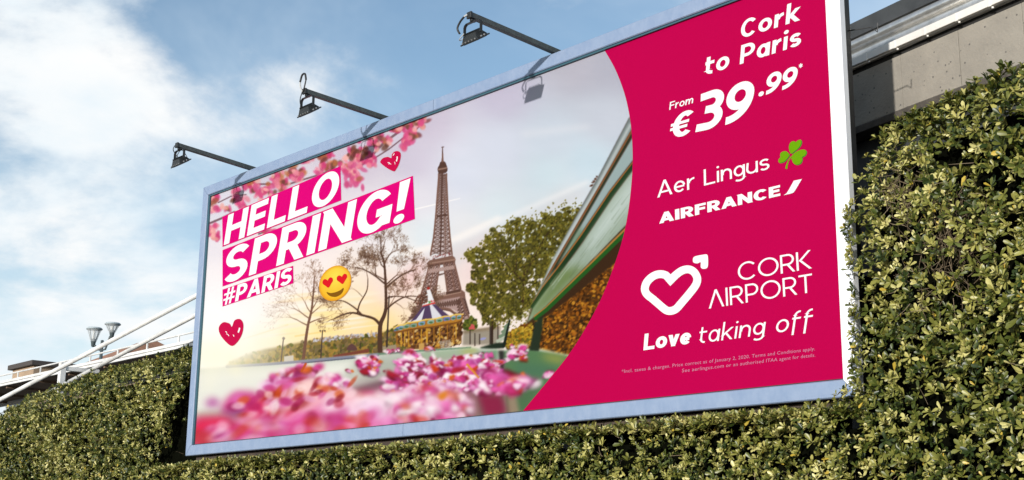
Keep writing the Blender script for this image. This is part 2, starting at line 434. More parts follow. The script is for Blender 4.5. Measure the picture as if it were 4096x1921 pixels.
# far city and tree line
city = [(1000, 1413), (1060, 1396), (1100, 1390), (1190, 1372), (1280, 1355), (1370, 1347), (1430, 1345), (1500, 1338), (1560, 1320), (1590, 1305), (1640, 1290), (1640, 1430), (1400, 1440), (1200, 1452), (980, 1466), (900, 1466), (930, 1440)]
poly(city, (126, 108, 66), .95, 2)
def foliage(pl, n, cols, r0, r1, soft=.3, alpha=.9):
    m, sl = pmask(pl)
    ys, xs = np.nonzero(m > .5)
    for i in prng.integers(0, len(xs), n):
        dab((xs[i] + sl[1].start) / PS + PX0, (ys[i] + sl[0].start) / PS + PY0, prng.uniform(r0, r1), prng.uniform(r0, r1) * .75, prng.uniform(0, 3.1), pick(cols), soft, alpha)
foliage(city, 700, [(142, 120, 62), (104, 92, 54), (86, 78, 52), (160, 128, 70), (120, 104, 76), (92, 96, 48)], 4, 11)
foliage([(1250, 1356), (1430, 1338), (1520, 1330), (1520, 1345), (1250, 1370)], 90, [(200, 196, 200), (170, 168, 178), (150, 130, 120)], 3, 7)
poly(K2([(1028, 740), (1036, 690), (1042, 690), (1050, 740)]), (196, 168, 130))
poly(K2([(830, 860), (838, 832), (870, 805), (905, 830), (915, 862)]), (98, 72, 70), sm=4)
poly(K2([(712, 905), (1018, 848), (1020, 880), (712, 925)]), (120, 74, 60)); poly(K2([(720, 925), (1016, 882), (1016, 905), (720, 940)]), (200, 160, 96), .8)
poly(K2([(290, 915), (370, 905), (372, 960), (290, 965)]), (196, 186, 172)); poly(K2([(1130, 830), (1260, 812), (1260, 870), (1130, 880)]), (150, 138, 118))
for (a, b, w) in [((285, 755), (264, 962), 9), ((620, 690), (603, 960), 9), ((1192, 395), (1172, 830), 12), ((780, 820), (776, 880), 5), ((948, 785), (945, 850), 5)]:
    p, q = K2([a, b]); line(p, q, w * .45, w * .6, (70, 58, 54))
(lx, ly), = K2([(286, 760)]); dab(lx, ly, 6, 6, 0, (120, 110, 100))
for a in [(600, 695), (640, 695), (1212, 405)]:
    (lx, ly), = K2([a]); dab(lx, ly, 4, 3, 0, (80, 70, 64))
# street on the right behind the carousel
poly(K6([(1010, 930), (1438, 900), (1438, 1090), (1000, 1100)]), (150, 142, 130), 1, 2)
poly(K6([(1010, 930), (1438, 870), (1438, 905), (1010, 960)]), (126, 112, 92), 1, 2)
foliage(K6([(1000, 900), (1040, 800), (1110, 770), (1165, 810), (1170, 900), (1100, 930)]), 160, [(96, 104, 44), (70, 78, 36), (120, 120, 56)], 4, 9)
foliage(K6([(1085, 880), (1130, 860), (1140, 910), (1090, 920)]), 20, [(190, 96, 96)], 4, 7)
for x, y0_, y1_ in [(1090, 930, 1080), (1145, 960, 1100), (1200, 970, 1080), (1320, 860, 1080), (1410, 840, 1020), (965, 860, 1090), (940, 850, 1090)]:
    p, q = K6([(x, y0_), (x, y1_)]); line(p, q, 4, 5, (70, 58, 52))
p, q = K6([(1338, 880), (1340, 1080)]); line(p, q, 9, 10, (60, 50, 46))
(lx, ly), = K6([(1240, 1022)]); dab(lx, ly, 12, 5, -.2, (150, 150, 190))

# ---------------- iron tower
TW = (124, 97, 87); TD = (92, 69, 61); TLt = (158, 132, 120)
def tower_edge(y):   # left/right outline in K5 units by height
    ys = [130, 175, 200, 320, 440, 560, 660]; l = [232, 216, 222, 213, 204, 192, 174]; r = [256, 271, 265, 270, 276, 286, 298]
    return np.interp(y, ys, l), np.interp(y, ys, r)
shaft = [(tower_edge(y)[0], y) for y in range(195, 665, 20)] + [(tower_edge(y)[1], y) for y in range(655, 190, -20)]
poly(K5(shaft), (176, 156, 154), .72)
yv = 196.0
while yv < 660:
    st = 5 + (yv - 196) * .020
    l0, r0 = tower_edge(yv); l1, r1 = tower_edge(min(yv + st * 2, 662)); mid0, mid1 = (l0 + r0) / 2 - 2, (l1 + r1) / 2 - 2
    y2 = min(yv + st * 2, 662)
    ws = 2.0 + (yv - 196) * .0022
    for (a, b) in (((l0, yv), (mid1, y2)), ((mid0, yv), (l1, y2)), ((mid0, yv), (r1, y2)), ((r0, yv), (mid1, y2)), ((l0, yv), (r0, yv))):
        p, q = K5([a, b]); line(p, q, ws, ws, TD, .95)
    yv += st * 2
for sgn in (0, 1):
    pline(K5([(tower_edge(y)[sgn], y) for y in range(195, 665, 12)]), 6.5, TW)
pline(K5([((tower_edge(y)[0] * .55 + tower_edge(y)[1] * .45), y) for y in range(195, 665, 12)]), 6, TD)
pline(K5([((tower_edge(y)[0] * .28 + tower_edge(y)[1] * .72), y) for y in range(320, 665, 12)]), 3.5, TW)
# cabin and antenna
poly(K5([(214, 172), (216, 158), (224, 145), (228, 130), (238, 122), (252, 122), (262, 132), (268, 150), (273, 165), (271, 180), (262, 190), (224, 196), (217, 186)]), TD)
poly(K5([(218, 166), (270, 156), (270, 164), (218, 175)]), TLt, .8)
p, q = K5([(243, 125), (243, 40)]); line(p, q, 7, 3, TD); p, q = K5([(238, 42), (250, 40)]); line(p, q, 3, 3, TD); p, q = K5([(243, 122), (244, 80)]); line(p, q, 9, 5, TW)
# mid band
poly(K5([(210, 435), (268, 424), (270, 436), (211, 448)]), TD)
# second platform
poly(K5([(152, 714), (158, 702), (172, 692), (300, 664), (314, 676), (319, 692), (312, 702), (160, 730)]), TW); p, q = K5([(156, 712), (316, 688)]); line(p, q, 4, 4, TLt); p, q = K5([(160, 728), (312, 702)]); line(p, q, 6, 6, TD)
foliage(K5([(186, 690), (180, 672), (290, 650), (300, 664)]), 40, [(140, 80, 76), (110, 84, 84), (160, 140, 140)], 2, 4)
# legs between platforms
def lattice(q4, n, w, col, cross=True, alpha=.95):
    a, b, c_, d = [np.array(p, float) for p in q4]   # a-b left rail top..bottom, c-d right rail top..bottom
    for i in range(n):
        t0, t1 = i / n, (i + 1) / n
        l0, l1, r0, r1 = a + (b - a) * t0, a + (b - a) * t1, c_ + (d - c_) * t0, c_ + (d - c_) * t1
        P = K5([tuple(l0), tuple(l1), tuple(r0), tuple(r1)])
        line(P[0], P[3], w, w, col, alpha); line(P[2], P[1], w, w, col, alpha); line(P[0], P[2], w, w, col, alpha)
poly(K5([(166, 728), (226, 716), (200, 892), (120, 912), (140, 820)]), (178, 154, 150), .8); poly(K5([(250, 712), (309, 702), (346, 856), (272, 872)]), (150, 124, 120), .85)
lattice(((166, 728), (122, 880), (195, 722), (160, 890)), 7, 3.2, TD); lattice(((200, 722), (168, 890), (226, 716), (200, 890)), 7, 3.2, TD)
lattice(((250, 712), (272, 870), (280, 706), (312, 862)), 7, 3.4, TD); lattice(((280, 706), (312, 862), (309, 702), (346, 856)), 7, 3.4, TD)
for a, b, w in [((166, 728), (120, 890), 6), ((196, 722), (164, 890), 5), ((226, 716), (200, 892), 6), ((250, 712), (272, 872), 7), ((281, 706), (313, 862), 5), ((309, 702), (347, 856), 7)]:
    p, q = K5([a, b]); line(p, q, w, w * 1.2, TW)
poly(K5([(164, 745), (312, 722), (313, 742), (160, 768)]), TW, .9); lattice(((164, 745), (312, 722), (160, 768), (313, 742)), 14, 2.2, (190, 168, 164), alpha=.8)
poly(K5([(222, 772), (256, 765), (256, 772), (222, 782)]), TD)
# first platform, arch and feet
poly(K5([(178, 912), (182, 893), (345, 856), (372, 876), (376, 910), (372, 916), (348, 905), (180, 940)]), TW)
poly(K5([(184, 895), (262, 876), (262, 890), (184, 910)]), (214, 194, 186), .8); poly(K5([(266, 875), (344, 858), (346, 874), (266, 890)]), TD, .9)
for t in np.linspace(0, 1, 15):
    p, q = K5([(184 + 160 * t, 895 - 37 * t), (184 + 160 * t, 910 - 36 * t)]); line(p, q, 2, 2, TD)
p, q = K5([(180, 912), (348, 876)]); line(p, q, 4, 4, TLt)
poly(K5([(180, 930), (350, 900), (374, 916), (396, 1000), (392, 1030), (350, 1040), (325, 990), (300, 975), (250, 968), (205, 985), (190, 980)]), (160, 136, 132), .9)
lattice(((192, 945), (350, 912), (196, 968), (352, 948)), 12, 3, TD); lattice(((350, 908), (358, 1030), (374, 916), (396, 1010)), 6, 3.4, TD); lattice(((322, 930), (340, 1030), (350, 908), (368, 1030)), 6, 3, TD)
arc_ = [(196 + 7 * i, 985 - 16 * math.sin(math.pi * min(1, (i + 3) / 19)) + max(0, i - 12) ** 2 * .42) for i in range(22)]
pline(K5(arc_), 8, TW); pline(K5([(a, b + 9) for a, b in arc_]), 4, TD)
pline(K5([(348, 906), (372, 975), (395, 1020)]), 7, TW); pline(K5([(372, 916), (396, 1000)]), 6, TD)
poly(K5([(124, 912), (160, 905), (130, 980), (100, 1022), (40, 1040), (80, 970)]), (166, 138, 134), .75); lattice(((124, 912), (42, 1040), (158, 906), (105, 1020)), 8, 3, TD)

# ---------------- bare trees
def branch(x, y, ang, ln, w, depth, col, spread=.5, twig=True):
    n = 3
    for i in range(n):
        ang2 = ang + prng.normal(0, .12)
        x2, y2 = x + math.cos(ang2) * ln / n, y - math.sin(ang2) * ln / n
        line((x, y), (x2, y2), max(w, 1.3), max(w * .86, 1.2), col, 1.0 if w > 3 else (.75 if w > 2 else .5))
        if depth > 0 and i > 0 and prng.random() < .8:
            branch(x2, y2, ang + prng.choice([-1, 1]) * prng.uniform(.4, .95), ln * prng.uniform(.45, .65), w * .5, depth - 1, col, spread, twig)
        x, y, w, ang = x2, y2, w * .86, ang2
    if depth > 0:
        for s_ in (-1, 1): branch(x, y, ang + s_ * prng.uniform(.18, spread), ln * prng.uniform(.6, .78), w * .72, depth - 1, col, spread, twig)
    elif twig:
        dab(x + prng.normal(0, 5), y + prng.normal(0, 5), prng.uniform(1.3, 3.0), prng.uniform(1.0, 2.2), prng.uniform(0, 3), pick([(110, 86, 68), (90, 70, 56), (132, 106, 82)]), .4, .55)
BC = (86, 64, 52)
def path(pts, w0, w1, col):
    P = smooth_poly(pts, 6, closed=False); n = len(P)
    for i in range(n - 1): line(P[i], P[i + 1], w0 + (w1 - w0) * i / n, w0 + (w1 - w0) * (i + 1) / n, col)
path(K2([(455, 945), (475, 780), (497, 640), (525, 520), (538, 400), (545, 320), (550, 230)]), 13, 3, (104, 74, 60))
for a, an, ln, w, d in [((495, 650), 2.75, 75, 5, 3), ((508, 590), 2.45, 70, 5, 3), ((520, 540), 2.2, 70, 4, 3), ((525, 520), 1.0, 60, 4, 3), ((535, 420), 2.0, 50, 3, 3), ((500, 630), .5, 70, 5, 3), ((540, 360), 1.1, 40, 3, 3), ((545, 320), 1.7, 45, 3, 3), ((515, 560), .75, 60, 4, 3)]:
    (sx, sy), = K2([a]); branch(sx, sy, an, ln, w, d, (112, 82, 66), .45)
path(K2([(1116, 895), (1112, 760), (1118, 640), (1150, 560), (1165, 480), (1162, 300), (1150, 120), (1120, 20)]), 20, 6, BC)
path(K2([(1112, 640), (1060, 590), (960, 560), (880, 540), (800, 555), (720, 590)]), 12, 4, BC); path(K2([(960, 560), (900, 500), (800, 440), (700, 435)]), 7, 3, BC)
path(K2([(920, 540), (940, 460), (1000, 350), (1010, 250)]), 6, 3, BC); path(K2([(1160, 520), (1240, 450), (1340, 400), (1440, 400)]), 7, 3, BC); path(K2([(1165, 420), (1220, 400), (1330, 405), (1420, 440)]), 6, 3, BC); path(K2([(1160, 330), (1240, 260), (1330, 200), (1420, 170)]), 7, 3, BC); path(K2([(1165, 300), (1080, 230), (980, 170), (900, 150)]), 7, 3, BC)
for a, an, ln, w, d in [((1120, 20), 1.7, 55, 5, 4), ((1150, 120), 1.0, 55, 5, 4), ((1155, 160), 2.3, 60, 5, 4), ((1120, 30), 1.2, 55, 4, 4), ((1162, 300), .7, 60, 5, 4), ((1160, 260), 2.6, 60, 5, 4), ((1330, 200), .5, 40, 3, 4), ((1430, 400), .3, 36, 3, 4), ((1400, 430), -.2, 36, 3, 4), ((1330, 400), 1.2, 40, 3, 4), ((980, 170), 2.4, 40, 3, 4), ((900, 150), 3.0, 30, 3, 3), ((1010, 250), 1.7, 45, 3, 4), ((960, 400), 2.4, 45, 3, 4), ((800, 440), 2.9, 40, 3, 4), ((720, 590), 3.4, 30, 3, 3), ((800, 555), 2.2, 40, 3, 3), ((880, 540), 3.8, 36, 3, 3), ((1240, 450), -.6, 40, 3, 4), ((1200, 470), .9, 40, 3, 4), ((1080, 230), 1.7, 50, 4, 4), ((700, 435), 2.7, 36, 3, 3)]:
    (sx, sy), = K2([a]); branch(sx, sy, an, ln, w, d, BC, .55)

# ---------------- carousel
poly(K6([(235, 950), (1000, 830), (990, 1080), (700, 1150), (420, 1140), (240, 1070)]), (112, 80, 44), .95)
foliage(K6([(235, 960), (1000, 840), (990, 1080), (700, 1150), (420, 1130), (240, 1060)]), 420, [(80, 52, 30), (150, 108, 50), (60, 40, 26), (190, 146, 70), (120, 84, 60), (210, 180, 130), (96, 66, 40)], 3, 9)
for x in [250, 300, 340, 385, 440, 530, 590, 600, 675, 740, 830, 870, 900, 930, 960]:
    yt = 950 - (x - 235) * .155; p, q = K6([(x, yt), (x - 2, yt + 170)]); line(p, q, 4, 4, pick([(190, 146, 64), (150, 106, 44), (90, 62, 36)]))
poly(K6([(500, 1080), (560, 1070), (560, 1160), (500, 1165)]), (186, 150, 96)); 
for i in range(7):
    p, q = K6([(740 + i * 4, 1060 + i * 14), (860 + i * 3, 1040 + i * 16)]); line(p, q, 3, 3, (176, 168, 160))
poly(K6([(372, 840), (440, 790), (500, 740), (540, 650), (560, 632), (682, 622), (720, 680), (790, 730), (862, 762), (620, 800)]), (214, 212, 220), sm=5)
for st in [((556, 640), (590, 636), (470, 800), (400, 830)), ((575, 640), (625, 632), (655, 792), (535, 806)), ((652, 628), (684, 624), (860, 764), (775, 778))]:
    poly(K6(st), (88, 72, 98))
poly(K6([(540, 655), (560, 634), (500, 745), (440, 800), (470, 770)]), (96, 78, 112), .8)
scal = [(212, 905), (262, 870), (330, 862), (372, 838), (430, 830), (500, 822), (580, 800), (640, 797), (700, 790), (790, 765), (860, 762), (930, 742), (1010, 740)]
poly(K6(scal + [(995, 815), (930, 838), (840, 850), (700, 880), (580, 895), (470, 905), (380, 920), (300, 940), (225, 945)]), (168, 124, 58))
for i, (x, y) in enumerate([(245, 908), (295, 895), (358, 876), (440, 866), (535, 842), (640, 826), (738, 806), (824, 790), (900, 780), (965, 770)]):
    dx = 26 if 1 < i < 8 else 18
    poly(K6([(x - dx * 1.3, y - 12), (x + dx * 1.3, y - 22), (x + dx * 1.3, y + 16), (x - dx * 1.3, y + 26)]), pick([(126, 152, 180), (110, 120, 170), (140, 160, 150)]), sm=3)
    dab(*K6([(x, y + 8)])[0], 8, 4, 0, (80, 110, 80)); dab(*K6([(x + dx * 1.75, y - 2)])[0], 3, 8, 0, (150, 104, 46))
pline(K6(scal), 5, (226, 190, 110)); pline(K6([(225, 945), (300, 940), (380, 920), (470, 905), (580, 895), (700, 880), (840, 850), (930, 838), (995, 815)]), 6, (120, 82, 40))
poly(K6([(600, 445), (612, 430), (626, 445), (680, 600), (540, 640)]), (232, 230, 232)); poly(K6([(540, 640), (686, 600), (690, 618), (540, 652)]), (190, 70, 60)); foliage(K6([(560, 610), (670, 580), (680, 600), (560, 630)]), 26, [(90, 150, 90), (230, 230, 230), (200, 80, 90)], 2.5, 4.5)
dab(*K6([(610, 442)])[0], 6, 6, 0, (150, 50, 44)); 
foliage(K6([(500, 520), (600, 480), (610, 600), (520, 640), (440, 620)]), 150, [(90, 66, 54), (120, 84, 70), (70, 52, 44)], 2, 4)

# ---------------- green tree
crown = K3([(330, 770), (345, 740), (400, 720), (430, 660), (500, 620), (550, 600), (620, 580), (690, 560), (760, 515), (860, 520), (860, 620), (760, 760), (650, 980), (600, 1080), (520, 1070), (470, 1060), (400, 1075), (350, 1000), (340, 900), (360, 840)])
crown0 = crown; crown = [tuple(q) for a_, b_ in zip(crown, crown[1:] + crown[:1]) for q in (np.array(a_) + prng.normal(0, 9, 2), (np.array(a_) * .66 + np.array(b_) * .34) + prng.normal(0, 17, 2), (np.array(a_) * .33 + np.array(b_) * .67) + prng.normal(0, 17, 2))]
foliage(crown, 900, [(88, 84, 36), (104, 100, 42), (72, 68, 30)], 7, 16, .4, .9)
for a, b, w in [((590, 1000), (600, 800), 9), ((600, 850), (700, 660), 6), ((595, 880), (480, 760), 6), ((480, 760), (420, 770), 4), ((560, 820), (560, 660), 4), ((700, 660), (760, 580), 4), ((445, 1050), (445, 1180), 9)]:
    p, q = K3([a, b]); line(p, q, w, w * .6, (62, 46, 34))
foliage(crown, 2600, [(98, 92, 38), (84, 80, 33), (112, 104, 44), (70, 66, 28), (134, 120, 54), (52, 48, 22), (92, 86, 34), (60, 56, 26)], 2.2, 5.5, .4, .8)
foliage([(p[0] + prng.normal(0, 10), p[1] + prng.normal(0, 10)) for p in crown], 260, [(128, 122, 56), (100, 92, 44)], 2.5, 4.5, .3, .85)
crown = crown0
for _ in range(420):   # ragged outline and sky gaps
    i = prng.integers(0, 15); p = np.array(crown[i]) + (np.array(crown[i + 1]) - np.array(crown[i])) * prng.random() + prng.normal(0, 15, 2)
    dab(p[0], p[1], prng.uniform(2, 5), prng.uniform(2, 4), prng.uniform(0, 3), pick([(126, 118, 54), (104, 98, 44)]), .3, .9)
for _ in range(70):
    i = prng.integers(0, 14); c_ = np.array(crown).mean(0); p = c_ + (np.array(crown[i]) - c_) * prng.uniform(.55, .92); dab(p[0], p[1], prng.uniform(2, 5), prng.uniform(2, 4), prng.uniform(0, 3), (214, 212, 206), .5, .75)

# ---------------- clipped hedge and benches on the right of the picture
hedgeA = K3([(505, 1190), (510, 1130), (600, 1085), (700, 1045), (1060, 770), (1080, 900), (860, 1208), (830, 1230), (690, 1230), (520, 1215)])
poly(hedgeA, (96, 64, 28)); foliage(hedgeA, 1500, [(130, 84, 30), (96, 62, 24), (70, 44, 20), (160, 106, 40), (180, 130, 50), (54, 36, 18)], 3, 9)
foliage(K3([(510, 1200), (520, 1120), (640, 1080), (640, 1190)]), 250, [(170, 140, 50), (140, 116, 44), (190, 160, 70), (100, 96, 44)], 3, 8)
# small far bench
poly(K3([(385, 1195), (460, 1175), (510, 1170), (500, 1200), (390, 1208)]), (40, 52, 40), 1, 1)
for i in range(4):
    p, q = K3([(470 + i * 12, 1165 - i * 22), (505 + i * 6, 1150 - i * 22)]); line(p, q, 13, 13, pick([(170, 176, 160), (120, 136, 116)]))
p, q = K3([(500, 1190), (528, 1065)]); line(p, q, 11, 8, (34, 44, 36))
# big backrest: three slats
poly(K3([(608, 1082), (640, 985), (700, 850), (850, 560), (950, 385), (1105, 88), (1140, 60), (1140, 640), (1095, 640), (1000, 800), (850, 935), (700, 1048)]), (60, 40, 26), 1, 1)
TX = fbm(60, 60, 5, seed=8)
poly(K3([(640, 985), (740, 760), (850, 560), (950, 385), (1105, 88), (1140, 40), (1140, 120), (1000, 350), (860, 590), (740, 800), (655, 965)]), (122, 130, 130), 1, 1); poly(K3([(640, 985), (740, 770), (850, 575), (955, 400), (1110, 110), (1120, 118), (965, 410), (860, 590), (745, 790), (650, 970)]), (200, 206, 206), .8, 2)
pline(K3([(648, 972), (745, 795), (865, 590), (1005, 350), (1130, 130)]), 10, (122, 88, 62)); pline(K3([(654, 975), (752, 800), (872, 596), (1010, 356), (1135, 140)]), 7, (50, 60, 44))
poly(K3([(660, 962), (755, 806), (875, 602), (1015, 362), (1140, 150), (1140, 270), (1010, 440), (870, 650), (760, 800), (680, 905), (640, 990)]), (150, 165, 165), 1, 1)
poly(K3([(660, 962), (755, 806), (875, 602), (880, 650), (760, 800), (680, 905), (640, 990)]), (104, 126, 100), .85, 5)
pline(K3([(642, 990), (690, 905), (770, 800), (875, 655), (1015, 445), (1140, 285)]), 9, (150, 104, 60)); pline(K3([(640, 1000), (695, 915), (778, 808), (882, 664), (1022, 454), (1140, 300)]), 17, (38, 62, 36))
poly(K3([(612, 1078), (640, 1008), (700, 925), (785, 820), (890, 676), (1030, 466), (1140, 318), (1140, 560), (1090, 605), (900, 800), (700, 1000), (660, 1035)]), (150, 163, 150), 1, 1)
poly(K3([(612, 1078), (640, 1008), (700, 925), (785, 820), (900, 800), (700, 1000), (660, 1035)]), (104, 120, 74), .8, 8)
poly(K3([(900, 690), (1030, 490), (1140, 340), (1140, 480), (980, 660), (900, 740)]), (192, 204, 200), .75, 9)
for i in range(60):   # streaked reflections along the slats
    t_ = prng.random(); a_ = np.array([690 + 400 * t_, 930 - 470 * t_ + prng.uniform(-10, 190) * (.35 + .65 * t_)]); d_ = prng.uniform(40, 130); p, q = K3([tuple(a_), (a_[0] + d_ * .6, a_[1] - d_ * .8)]); line(p, q, prng.uniform(2, 8), 2, pick([(196, 206, 200), (120, 132, 116), (170, 180, 176), (100, 112, 92)]), .22)
pline(K3([(650, 1046), (705, 1004), (905, 806), (1100, 612)]), 9, (160, 120, 70)); pline(K3([(655, 1056), (710, 1012), (910, 818), (1105, 626)]), 16, (44, 92, 40))
poly(K3([(660, 1062), (716, 1020), (915, 828), (1110, 640), (1060, 772), (850, 935), (700, 1048)]), (66, 46, 28), 1, 1)
poly(K3([(662, 1060), (690, 1042), (686, 1100), (670, 1200), (668, 1240), (618, 1240), (640, 1170)]), (44, 56, 40), 1, 1); pline(K3([(662, 1075), (642, 1170), (620, 1236)]), 5, (96, 120, 90))
foliage(K3([(915, 415), (955, 365), (950, 380), (925, 420)]), 14, [(90, 60, 44)], 3, 5)

# ---------------- bench seat in the foreground
E0 = K4([(0, 300), (60, 275), (260, 258), (500, 245), (700, 228), (1000, 200), (1200, 182), (1400, 165), (1640, 150), (1760, 140), (1850, 148), (1960, 160), (2200, 150), (2380, 190), (2480, 230), (2300, 330), (2090, 548), (2000, 600), (0, 800)])
poly(E0, (190, 196, 186), 1, 2)
poly(K4([(0, 300), (300, 280), (700, 250), (1040, 225), (1100, 330), (1000, 420), (420, 500), (0, 560)]), (232, 232, 222), .95, 8)
poly(K4([(40, 560), (330, 540), (330, 600), (40, 590)]), (168, 182, 150), .8, 8)
pline(K4([(230, 262), (500, 246), (700, 230), (950, 206), (1180, 185)]), 11, (132, 134, 148)); pline(K4([(700, 240), (950, 216), (1180, 194)]), 5, (96, 100, 112)); pline(K4([(1180, 184), (1400, 166), (1640, 150), (1760, 142)]), 7, (110, 136, 118))
poly(K4([(1320, 185), (1640, 155), (1760, 145), (1840, 160), (1600, 220), (1430, 210)]), (156, 172, 150), .95, 2); poly(K4([(1680, 165), (1780, 150), (1820, 165), (1740, 185)]), (176, 170, 80), .6, 5)
poly(K4([(1840, 165), (1930, 155), (1930, 230), (1800, 215)]), (120, 150, 124), 1, 2); poly(K4([(1640, 220), (1840, 168), (1850, 178), (1660, 230)]), (50, 56, 50), .9, 1.5)
poly(K4([(1965, 165), (2120, 150), (2380, 195), (2480, 235), (2300, 330), (2090, 560), (1985, 560), (1975, 300)]), (92, 122, 90), 1, 2); poly(K4([(1935, 160), (1970, 160), (1975, 330), (1950, 330)]), (40, 40, 36), .9, 2)
poly(K4([(2200, 175), (2380, 195), (2330, 250), (2240, 230)]), (168, 158, 84), .6, 8); poly(K4([(2050, 230), (2330, 270), (2250, 330), (2050, 330)]), (84, 116, 96), .8, 8)
poly(K4([(2040, 400), (2200, 370), (2120, 520), (2060, 560)]), (86, 112, 84), .9, 6); poly(K4([(1985, 410), (2040, 410), (2070, 560), (1990, 570)]), (150, 132, 116), .9, 4); poly(K4([(1700, 400), (1990, 400), (1985, 590), (1760, 590)]), (110, 110, 90), .9, 6)
poly(K4([(1000, 400), (1250, 330), (1330, 345), (1100, 440)]), (74, 82, 72), .9, 4); poly(K4([(200, 620), (330, 570), (350, 650), (240, 690)]), (86, 78, 86), .9, 8)
p, q = K4([(2120, 160), (2170, 20)]); poly(K4([(2130, 160), (2165, -20), (2200, -20), (2190, 165)]), (46, 56, 42), 1, 1)

poly(K4([(180, 560), (420, 430), (760, 330), (1000, 380), (1240, 330), (1500, 250), (1900, 210), (1960, 300), (1800, 420), (1780, 620), (0, 800), (0, 620)]), (176, 96, 134), .55, 12)
poly(K4([(1040, 225), (1320, 190), (1600, 215), (1300, 320), (1000, 420), (940, 330)]), (150, 152, 142), .5, 8)
# blossoms: sharp in the middle distance, softer and larger towards the lower left
PK = [(196, 88, 146), (210, 122, 172), (228, 168, 202), (182, 66, 122), (170, 80, 138), (242, 196, 220), (160, 44, 98), (216, 104, 162), (130, 40, 84)]
RD = [(150, 40, 56), (176, 66, 36), (122, 34, 52), (196, 96, 40)]
def blossoms(pl, n, r0, r1, soft, rd=.14, pale=0.0):
    m, sl = pmask(pl); ys, xs = np.nonzero(m > .5); n = int(n * 1.0); idx = prng.integers(0, len(xs), n); idx = idx[np.argsort(ys[idx] + prng.normal(0, 6, n))]
    for i in idx:
        x, y = (xs[i] + sl[1].start) / PS + PX0 + prng.normal(0, r0 * .5), (ys[i] + sl[0].start) / PS + PY0 + prng.normal(0, r0 * .3)
        u = prng.random()
        c_ = pick(RD) if u < rd else (pick([(250, 222, 234), (244, 200, 222), (252, 236, 242)]) if u < rd + .26 + pale else pick(PK))
        rr = prng.uniform(r0, r1) * prng.choice([.6, .9, 1.3, 1.7]); rot = prng.uniform(-1.1, 1.1)
        k = prng.integers(5, 8); an = np.sort(prng.uniform(0, 6.28, k)); ra = prng.uniform(.55, 1.15, k)
        pts = np.c_[x + rr * ra * np.cos(an), y + rr * .62 * ra * np.sin(an) + .3 * rr * np.cos(an) * math.sin(rot)]
        if prng.random() < .6: poly(pts + np.array([1, rr * .3]), c_ * .45, .7, 1 + soft * 2)
        poly(pts, c_, .95, max(0, soft * rr * .22), sm=3)
        q = pts.mean(0); poly(q + (pts - q) * .5 - np.array([rr * .12, rr * .12]), np.minimum(c_ * 1.1 + 16, 255), .5, 1 + soft * 3)
blossoms(K4([(1210, 175), (1270, 145), (1310, 165), (1290, 185)]), 24, 6, 12, .3); blossoms(K4([(1475, 160), (1500, 138), (1545, 155)]), 16, 5, 10, .3)
blossoms(K4([(1045, 240), (1080, 205), (1160, 200), (1190, 235), (1160, 285), (1060, 250)]), 46, 9, 20, .3); blossoms(K4([(980, 290), (1120, 270), (1240, 285), (1200, 300), (1000, 298)]), 18, 8, 15, .3)
blossoms(K4([(1290, 240), (1380, 165), (1450, 200), (1440, 260), (1340, 270)]), 60, 9, 20, .3); blossoms(K4([(1500, 240), (1540, 190), (1590, 235), (1640, 215), (1700, 190), (1790, 190), (1850, 160), (1915, 210), (1930, 250), (1800, 260), (1550, 270)]), 110, 8, 18, .3)
poly(K4([(1240, 390), (1300, 320), (1430, 285), (1600, 275), (1880, 260), (1930, 300), (1790, 400), (1640, 425), (1320, 435)]), (120, 44, 76), .8, 6)
blossoms(K4([(1220, 380), (1290, 300), (1420, 260), (1600, 250), (1900, 240), (1960, 300), (1800, 400), (1650, 430), (1300, 440)]), 260, 11, 26, .3)
blossoms(K4([(1990, 225), (2040, 120), (2110, 140), (2135, 200), (2070, 220)]), 40, 8, 16, .3); blossoms(K4([(1920, 235), (1975, 225), (1970, 255), (1930, 255)]), 10, 8, 14, .3)
blossoms(K4([(2200, 330), (2260, 295), (2300, 300), (2250, 340)]), 8, 10, 18, .5)
blossoms(K4([(540, 300), (700, 270), (800, 270), (780, 320), (600, 330), (470, 390), (460, 370)]), 46, 12, 24, .5, .3); blossoms(K4([(800, 320), (900, 320), (990, 370), (960, 400), (830, 350)]), 36, 12, 24, .5)
blossoms(K4([(1040, 470), (1100, 430), (1400, 420), (1700, 410), (1780, 560), (1700, 600), (1060, 640)]), 190, 18, 40, .8, .08, .25)
blossoms(K4([(1780, 400), (1860, 300), (2000, 320), (2150, 330), (2130, 380), (1960, 440), (1820, 440)]), 70, 18, 36, .45, .05)
poly(K4([(1800, 430), (1960, 440), (1990, 560), (1850, 590)]), (136, 40, 76), .9, 7)
def fuzzy(pts, col, a=.95, s=10): poly(K4(pts), col, a, s * .8, sm=4)
fuzzy([(90, 500), (130, 455), (185, 480), (180, 510), (110, 515)], (172, 92, 150)); fuzzy([(200, 545), (215, 480), (290, 420), (400, 425), (440, 470), (340, 540), (240, 555)], (190, 74, 130)); fuzzy([(210, 545), (340, 520), (340, 555), (220, 560)], (110, 60, 110), .8)
fuzzy([(250, 470), (300, 425), (330, 450), (300, 500)], (216, 120, 176), .8, 7)
fuzzy([(450, 410), (480, 360), (600, 340), (690, 330), (640, 400), (520, 420)], (196, 100, 168)); fuzzy([(440, 500), (470, 430), (600, 380), (610, 430), (520, 520)], (176, 60, 36)); fuzzy([(460, 470), (540, 425), (560, 450), (480, 500)], (120, 36, 48), .8, 6)
fuzzy([(340, 560), (380, 490), (470, 480), (540, 520), (500, 640), (380, 680), (330, 640)], (206, 60, 104)); fuzzy([(450, 520), (490, 500), (520, 530), (470, 550)], (248, 214, 214), .9, 5); fuzzy([(440, 620), (520, 550), (570, 560), (500, 650)], (196, 106, 52), .9, 8); fuzzy([(400, 660), (450, 600), (470, 640), (430, 690)], (180, 84, 44), .8, 8)
